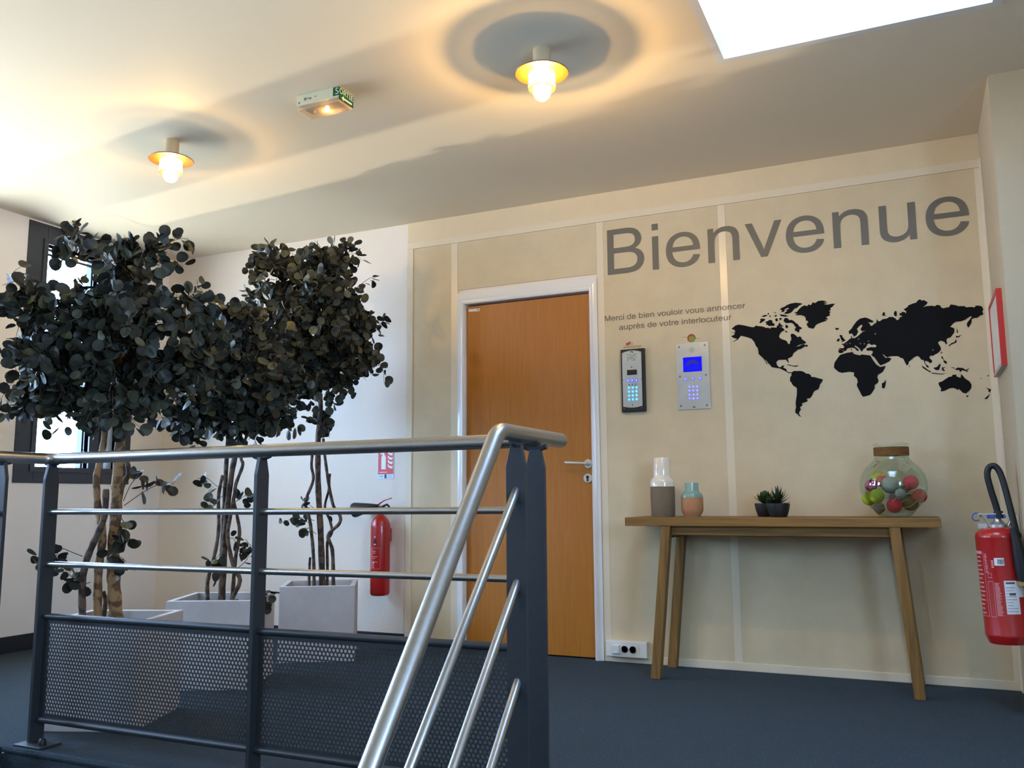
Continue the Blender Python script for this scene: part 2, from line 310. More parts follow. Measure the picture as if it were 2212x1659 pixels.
SPRIGS = [[([(-2.986,-2.01,0.854),(-2.925,-1.989,0.899),(-2.87,-1.969,0.933),(-2.822,-1.949,0.953),(-2.791,-1.934,0.944)],10),([(-3.006,-2.0,0.877),(-2.97,-1.993,0.94),(-2.944,-1.986,0.974),(-2.943,-1.988,0.992)],4),([(-2.951,-2.067,0.821),(-2.937,-2.056,0.787),(-2.956,-2.057,0.736),(-2.933,-2.04,0.691)],12),([(-2.958,-2.054,0.708),(-2.985,-2.062,0.68),(-2.951,-2.042,0.646),(-2.938,-2.029,0.601)],9),([(-3.142,-2.063,0.649),(-3.183,-2.083,0.661),(-3.223,-2.105,0.684),(-3.247,-2.11,0.645),(-3.279,-2.122,0.628),(-3.32,-2.144,0.651)],11),([(-3.135,-2.051,0.592),(-3.168,-2.062,0.558),(-3.209,-2.083,0.576),(-3.25,-2.105,0.599),(-3.302,-2.129,0.605)],12),([(-3.131,-2.031,0.546),(-3.163,-2.044,0.529),(-3.188,-2.058,0.546)],6),([(-2.868,-2.103,1.865),(-2.796,-2.076,1.903),(-2.742,-2.056,1.941),(-2.689,-2.033,1.95),(-2.664,-2.019,1.93)],9),([(-2.854,-2.089,1.808),(-2.783,-2.059,1.827),(-2.739,-2.041,1.845),(-2.704,-2.024,1.836)],7),([(-3.341,-2.244,1.728),(-3.373,-2.267,1.787),(-3.388,-2.28,1.825),(-3.36,-2.271,1.854)],5),([(-3.29,-2.247,1.527),(-3.349,-2.277,1.546),(-3.405,-2.294,1.49)],6),([(-3.212,-2.162,1.954),(-3.19,-2.161,2.012),(-3.18,-2.159,2.031)],4),([(-2.667,-2.04,1.682),(-2.621,-2.026,1.728),(-2.614,-2.028,1.766)],3),([(-3.367,-2.194,1.305),(-3.423,-2.212,1.248),(-3.459,-2.228,1.248)],5)],[([(-3.12,-1.263,0.941),(-3.165,-1.284,0.941),(-3.208,-1.31,0.983),(-3.254,-1.331,0.984)],7),([(-3.123,-1.281,0.9),(-3.162,-1.296,0.875),(-3.194,-1.307,0.859)],5),([(-3.145,-1.208,0.858),(-3.114,-1.195,0.875),(-3.074,-1.181,0.899),(-3.057,-1.168,0.866)],8),([(-3.155,-1.245,0.628),(-3.187,-1.254,0.586),(-3.211,-1.262,0.57)],5),([(-3.188,-1.198,0.658),(-3.148,-1.183,0.682),(-3.114,-1.159,0.624),(-3.082,-1.146,0.632)],8),([(-3.134,-1.156,0.54),(-3.086,-1.14,0.582),(-3.073,-1.145,0.657)],7),([(-2.996,-1.212,0.443),(-2.937,-1.184,0.434),(-2.923,-1.175,0.418),(-2.941,-1.176,0.369)],8),([(-3.154,-1.24,0.521),(-3.178,-1.249,0.505)],3),([(-3.277,-1.44,1.891),(-3.211,-1.415,1.926),(-3.192,-1.402,1.891)],4)],[([(-3.201,-0.464,0.738),(-3.244,-0.487,0.757),(-3.287,-0.509,0.777),(-3.369,-0.541,0.739)],6),([(-3.16,-0.49,0.815),(-3.202,-0.515,0.854),(-3.228,-0.528,0.863)],4),([(-3.168,-0.474,0.681),(-3.21,-0.499,0.719),(-3.221,-0.499,0.691)],6),([(-3.191,-0.462,0.757),(-3.243,-0.489,0.777),(-3.271,-0.499,0.757)],6),([(-3.152,-0.422,0.833),(-3.119,-0.4,0.785)],2),([(-3.294,-0.729,2.264),(-3.39,-0.778,2.304),(-3.44,-0.799,2.291)],5),([(-3.05,-0.616,2.262),(-3.069,-0.637,2.342),(-3.092,-0.651,2.369)],5),([(-2.977,-0.583,2.261),(-2.934,-0.577,2.354),(-2.886,-0.553,2.34)],6),([(-2.889,-0.519,2.1),(-2.812,-0.492,2.153),(-2.788,-0.479,2.14)],5),([(-2.884,-0.47,1.78),(-2.779,-0.438,1.886),(-2.753,-0.43,1.912)],5),([(-2.845,-0.429,1.62),(-2.782,-0.404,1.646),(-2.776,-0.386,1.539)],5),([(-3.097,-0.526,1.488),(-3.048,-0.493,1.421),(-3.077,-0.495,1.341)],4)]]
LANDS = [[(-850,1746),(-826,1741),(-828,1753),(-845,1763),(-824,1778),(-807,1782),(-781,1776),(-746,1764),(-729,1761),(-716,1769),(-707,1765),(-690,1762),(-676,1758),(-669,1752),(-652,1751),(-646,1744),(-644,1751),(-627,1751),(-614,1747),(-612,1756),(-601,1760),(-597,1748),(-591,1752),(-585,1745),(-575,1737),(-577,1729),(-588,1725),(-597,1715),(-603,1702),(-600,1692),(-588,1684),(-573,1678),(-565,1672),(-561,1661),(-555,1656),(-550,1660),(-550,1669),(-544,1675),(-542,1686),(-545,1697),(-544,1708),(-534,1710),(-524,1704),(-516,1695),(-510,1688),(-500,1693),(-494,1688),(-490,1675),(-478,1667),(-470,1658),(-473,1654),(-489,1651),(-506,1648),(-521,1640),(-502,1643),(-491,1649),(-479,1651),(-477,1643),(-467,1647),(-461,1637),(-469,1636),(-480,1638),(-484,1634),(-503,1624),(-509,1626),(-522,1617),(-535,1608),(-542,1591),(-563,1582),(-565,1576),(-560,1562),(-562,1559),(-570,1569),(-574,1576),(-593,1577),(-607,1578),(-618,1573),(-623,1564),(-619,1549),(-609,1539),(-601,1540),(-594,1547),(-583,1547),(-588,1540),(-590,1536),(-580,1531),(-574,1526),(-572,1515),(-562,1510),(-550,1509),(-552,1505),(-565,1506),(-579,1516),(-591,1523),(-607,1533),(-628,1537),(-649,1543),(-651,1551),(-663,1563),(-673,1579),(-680,1585),(-673,1570),(-666,1557),(-673,1562),(-683,1584),(-687,1591),(-701,1606),(-711,1617),(-711,1631),(-713,1647),(-723,1661),(-730,1682),(-743,1700),(-762,1709),(-781,1716),(-797,1721),(-807,1710),(-814,1702),(-828,1696),(-843,1690),(-825,1701),(-818,1707),(-831,1710),(-840,1715),(-849,1723),(-831,1730),(-830,1739)],[(-550,1508),(-541,1513),(-529,1516),(-525,1512),(-519,1514),(-500,1512),(-486,1505),(-480,1498),(-464,1495),(-456,1488),(-455,1479),(-437,1476),(-421,1470),(-401,1463),(-399,1458),(-408,1444),(-414,1438),(-417,1425),(-424,1412),(-440,1407),(-449,1397),(-451,1388),(-464,1370),(-483,1368),(-477,1360),(-481,1353),(-498,1348),(-510,1344),(-502,1342),(-507,1333),(-517,1325),(-512,1314),(-520,1304),(-523,1293),(-517,1282),(-509,1277),(-522,1280),(-529,1289),(-541,1300),(-540,1315),(-536,1326),(-537,1348),(-534,1367),(-529,1390),(-527,1423),(-531,1429),(-545,1439),(-554,1457),(-561,1466),(-558,1472),(-559,1481),(-551,1492)],[(-523,1819),(-508,1822),(-497,1836),(-482,1848),(-467,1853),(-457,1847),(-448,1856),(-438,1850),(-427,1865),(-417,1859),(-401,1869),(-380,1869),(-360,1862),(-377,1857),(-354,1855),(-375,1849),(-357,1845),(-341,1847),(-321,1847),(-333,1833),(-346,1824),(-342,1817),(-353,1811),(-343,1806),(-351,1798),(-346,1789),(-360,1784),(-368,1780),(-357,1768),(-375,1768),(-363,1762),(-390,1756),(-407,1751),(-419,1745),(-426,1733),(-432,1726),(-444,1730),(-454,1733),(-462,1747),(-464,1756),(-455,1760),(-457,1769),(-467,1774),(-466,1785),(-472,1796),(-490,1803),(-519,1805),(-507,1811)],[(-593,1844),(-582,1851),(-569,1855),(-554,1864),(-537,1869),(-512,1871),(-487,1866),(-479,1861),(-496,1854),(-505,1844),(-520,1840),(-526,1833),(-533,1824),(-548,1817),(-561,1816),(-573,1819),(-564,1827),(-556,1831),(-564,1838),(-547,1841),(-551,1848),(-563,1844),(-570,1839),(-568,1832),(-579,1827),(-587,1830),(-581,1836)],[(-577,1780),(-572,1793),(-564,1796),(-553,1791),(-550,1782),(-537,1783),(-525,1775),(-515,1763),(-507,1758),(-501,1746),(-487,1736),(-492,1728),(-498,1731),(-503,1713),(-509,1714),(-513,1719),(-523,1726),(-523,1735),(-516,1739),(-522,1748),(-530,1762),(-542,1768),(-554,1767),(-567,1769)],[(-672,1784),(-659,1786),(-651,1791),(-638,1792),(-632,1783),(-634,1776),(-624,1771),(-622,1762),(-631,1758),(-643,1761),(-652,1760),(-658,1767),(-669,1771),(-662,1776)],[(-695,1802),(-680,1803),(-667,1797),(-676,1789),(-685,1785),(-694,1779),(-700,1784),(-693,1793)],[(-688,1815),(-666,1822),(-656,1816),(-675,1811)],[(-619,1795),(-608,1798),(-604,1787),(-613,1779),(-617,1786)],[(-597,1797),(-585,1798),(-589,1788),(-596,1786)],[(-594,1817),(-573,1813),(-549,1804),(-570,1802),(-590,1808)],[(-622,1813),(-611,1816),(-609,1809),(-618,1806)],[(-627,1834),(-611,1827),(-615,1824)],[(-567,1759),(-557,1756),(-556,1742),(-566,1741),(-570,1750)],[(-596,1775),(-592,1763),(-578,1753),(-593,1751),(-605,1756),(-603,1767)],[(-655,1829),(-649,1830),(-647,1824),(-656,1822)],[(-573,1731),(-561,1723),(-559,1716),(-571,1722)],[(-650,1815),(-639,1814),(-643,1807)],[(-575,1548),(-562,1551),(-544,1544),(-532,1542),(-517,1543),(-515,1539),(-528,1536),(-546,1541),(-565,1547)],[(-326,1722),(-317,1719),(-311,1721),(-309,1714),(-320,1709),(-326,1714)],[(-309,1682),(-297,1683),(-294,1672),(-288,1663),(-281,1653),(-291,1648),(-303,1644),(-295,1652),(-301,1657),(-304,1668)],[(-322,1659),(-312,1667),(-308,1660),(-311,1652),(-321,1650)],[(-318,1595),(-316,1613),(-309,1616),(-295,1614),(-289,1619),(-291,1628),(-302,1636),(-289,1638),(-279,1645),(-270,1650),(-264,1657),(-255,1661),(-254,1674),(-250,1673),(-251,1663),(-237,1661),(-227,1667),(-216,1675),(-210,1681),(-197,1691),(-183,1695),(-203,1694),(-208,1705),(-197,1722),(-203,1727),(-214,1719),(-225,1707),(-219,1693),(-228,1676),(-241,1668),(-246,1682),(-254,1687),(-262,1683),(-264,1699),(-251,1709),(-237,1730),(-224,1746),(-208,1758),(-183,1762),(-171,1757),(-144,1739),(-151,1733),(-172,1736),(-161,1725),(-163,1721),(-158,1716),(-145,1722),(-145,1728),(-137,1727),(-128,1740),(-117,1736),(-102,1746),(-84,1747),(-72,1754),(-56,1753),(-45,1745),(-38,1734),(-28,1739),(-25,1748),(-13,1751),(-17,1756),(-25,1758),(-24,1771),(-18,1767),(-12,1775),(0,1771),(3,1764),(7,1773),(-5,1786),(13,1796),(17,1804),(37,1811),(53,1814),(63,1826),(73,1829),(76,1822),(88,1823),(104,1811),(100,1803),(82,1787),(95,1792),(120,1792),(135,1788),(143,1794),(158,1790),(161,1779),(172,1774),(184,1777),(195,1777),(203,1790),(225,1784),(236,1778),(262,1776),(269,1769),(291,1769),(305,1765),(309,1773),(324,1772),(336,1766),(341,1751),(335,1741),(340,1728),(324,1723),(313,1714),(298,1714),(287,1708),(288,1699),(279,1679),(271,1669),(265,1685),(269,1695),(283,1712),(290,1722),(284,1723),(273,1718),(259,1708),(242,1703),(220,1703),(208,1696),(194,1680),(207,1675),(212,1668),(209,1651),(193,1630),(177,1625),(173,1616),(176,1599),(170,1596),(167,1606),(156,1614),(147,1616),(137,1609),(138,1602),(145,1589),(148,1576),(144,1568),(132,1556),(120,1551),(108,1543),(105,1548),(95,1542),(96,1533),(105,1524),(105,1516),(95,1509),(90,1517),(77,1524),(73,1518),(77,1505),(87,1498),(90,1487),(80,1492),(72,1510),(69,1527),(58,1530),(51,1543),(42,1550),(26,1543),(12,1531),(2,1523),(1,1513),(-7,1505),(-14,1520),(-22,1542),(-28,1543),(-45,1555),(-76,1557),(-88,1554),(-94,1552),(-107,1566),(-114,1571),(-109,1562),(-100,1550),(-86,1551),(-74,1544),(-85,1532),(-105,1522),(-127,1515),(-136,1529),(-151,1556),(-166,1570),(-159,1578),(-157,1587),(-165,1592),(-182,1593),(-186,1596),(-185,1605),(-164,1610),(-144,1607),(-138,1613),(-147,1622),(-163,1620),(-169,1628),(-179,1627),(-186,1614),(-191,1608),(-200,1603),(-205,1593),(-210,1590),(-213,1598),(-220,1609),(-237,1624),(-241,1620),(-226,1606),(-220,1596),(-229,1595),(-240,1609),(-250,1614),(-264,1613),(-274,1612),(-281,1601),(-289,1599),(-298,1591),(-310,1590)],[(-342,1531),(-339,1544),(-324,1565),(-311,1581),(-298,1585),(-276,1590),(-249,1592),(-249,1585),(-242,1580),(-218,1572),(-210,1576),(-190,1572),(-170,1568),(-159,1544),(-145,1521),(-128,1507),(-102,1511),(-107,1499),(-119,1480),(-140,1469),(-144,1456),(-139,1441),(-142,1430),(-158,1418),(-159,1401),(-173,1380),(-183,1370),(-215,1363),(-223,1376),(-228,1390),(-235,1405),(-241,1423),(-235,1440),(-238,1456),(-252,1472),(-249,1487),(-271,1493),(-307,1489),(-323,1496),(-343,1517)],[(-125,1425),(-114,1430),(-108,1441),(-106,1432),(-110,1411),(-116,1398),(-126,1403)],[(-105,1766),(-98,1781),(-90,1778),(-93,1767),(-85,1760),(-99,1763)],[(-51,1770),(-45,1782),(-37,1779),(-37,1760),(-41,1753),(-49,1759)],[(-132,1747),(-125,1744),(-131,1736)],[(220,1678),(223,1667),(226,1658),(224,1646),(220,1651),(222,1663)],[(215,1634),(226,1632),(242,1639),(228,1627),(217,1625)],[(216,1619),(217,1604),(209,1599),(194,1594),(184,1586),(181,1590),(194,1600),(208,1605)],[(147,1538),(151,1540),(154,1529),(160,1523),(156,1523),(147,1530)],[(154,1521),(165,1516),(170,1505),(162,1503),(155,1512)],[(147,1561),(151,1559),(147,1553)],[(108,1486),(124,1489),(138,1505),(141,1499),(132,1474),(119,1474)],[(57,1502),(71,1491),(85,1477),(97,1470),(94,1465),(78,1476),(63,1489)],[(98,1464),(122,1459),(146,1455),(159,1458),(148,1452),(122,1455),(101,1459)],[(146,1486),(163,1486),(151,1481),(158,1468),(152,1466),(149,1477),(147,1467),(145,1475)],[(183,1484),(198,1482),(201,1473),(213,1480),(234,1477),(248,1466),(264,1476),(252,1462),(255,1455),(243,1462),(232,1467),(222,1457),(219,1468),(206,1469),(196,1478)],[(126,1413),(144,1419),(157,1428),(173,1438),(184,1439),(190,1447),(205,1447),(206,1438),(222,1430),(227,1449),(232,1440),(242,1425),(259,1411),(266,1396),(265,1380),(255,1366),(241,1354),(228,1357),(218,1370),(211,1377),(205,1371),(202,1377),(188,1384),(173,1383),(154,1374),(137,1369),(133,1373),(136,1383),(127,1401)],[(239,1344),(251,1344),(245,1334)],[(325,1379),(336,1372),(347,1367),(340,1352),(332,1362),(338,1363)],[(340,1347),(334,1333),(326,1322),(315,1324),(325,1333)],[(304,1426),(314,1418),(306,1421)],[(332,1431),(345,1437),(339,1430)],[(3,1505),(7,1504),(5,1495)],[(-257,1610),(-254,1610),(-255,1597),(-258,1599)]]
PINS = [((-277,1634),1),((-261,1636),0),((-219,1655),0),((-212,1631),0),((-194,1629),0),((-174,1640),0),((-140,1674),0),((-311,1609),1),((-296,1603),1),((112,1573),0),((148,1558),0)]
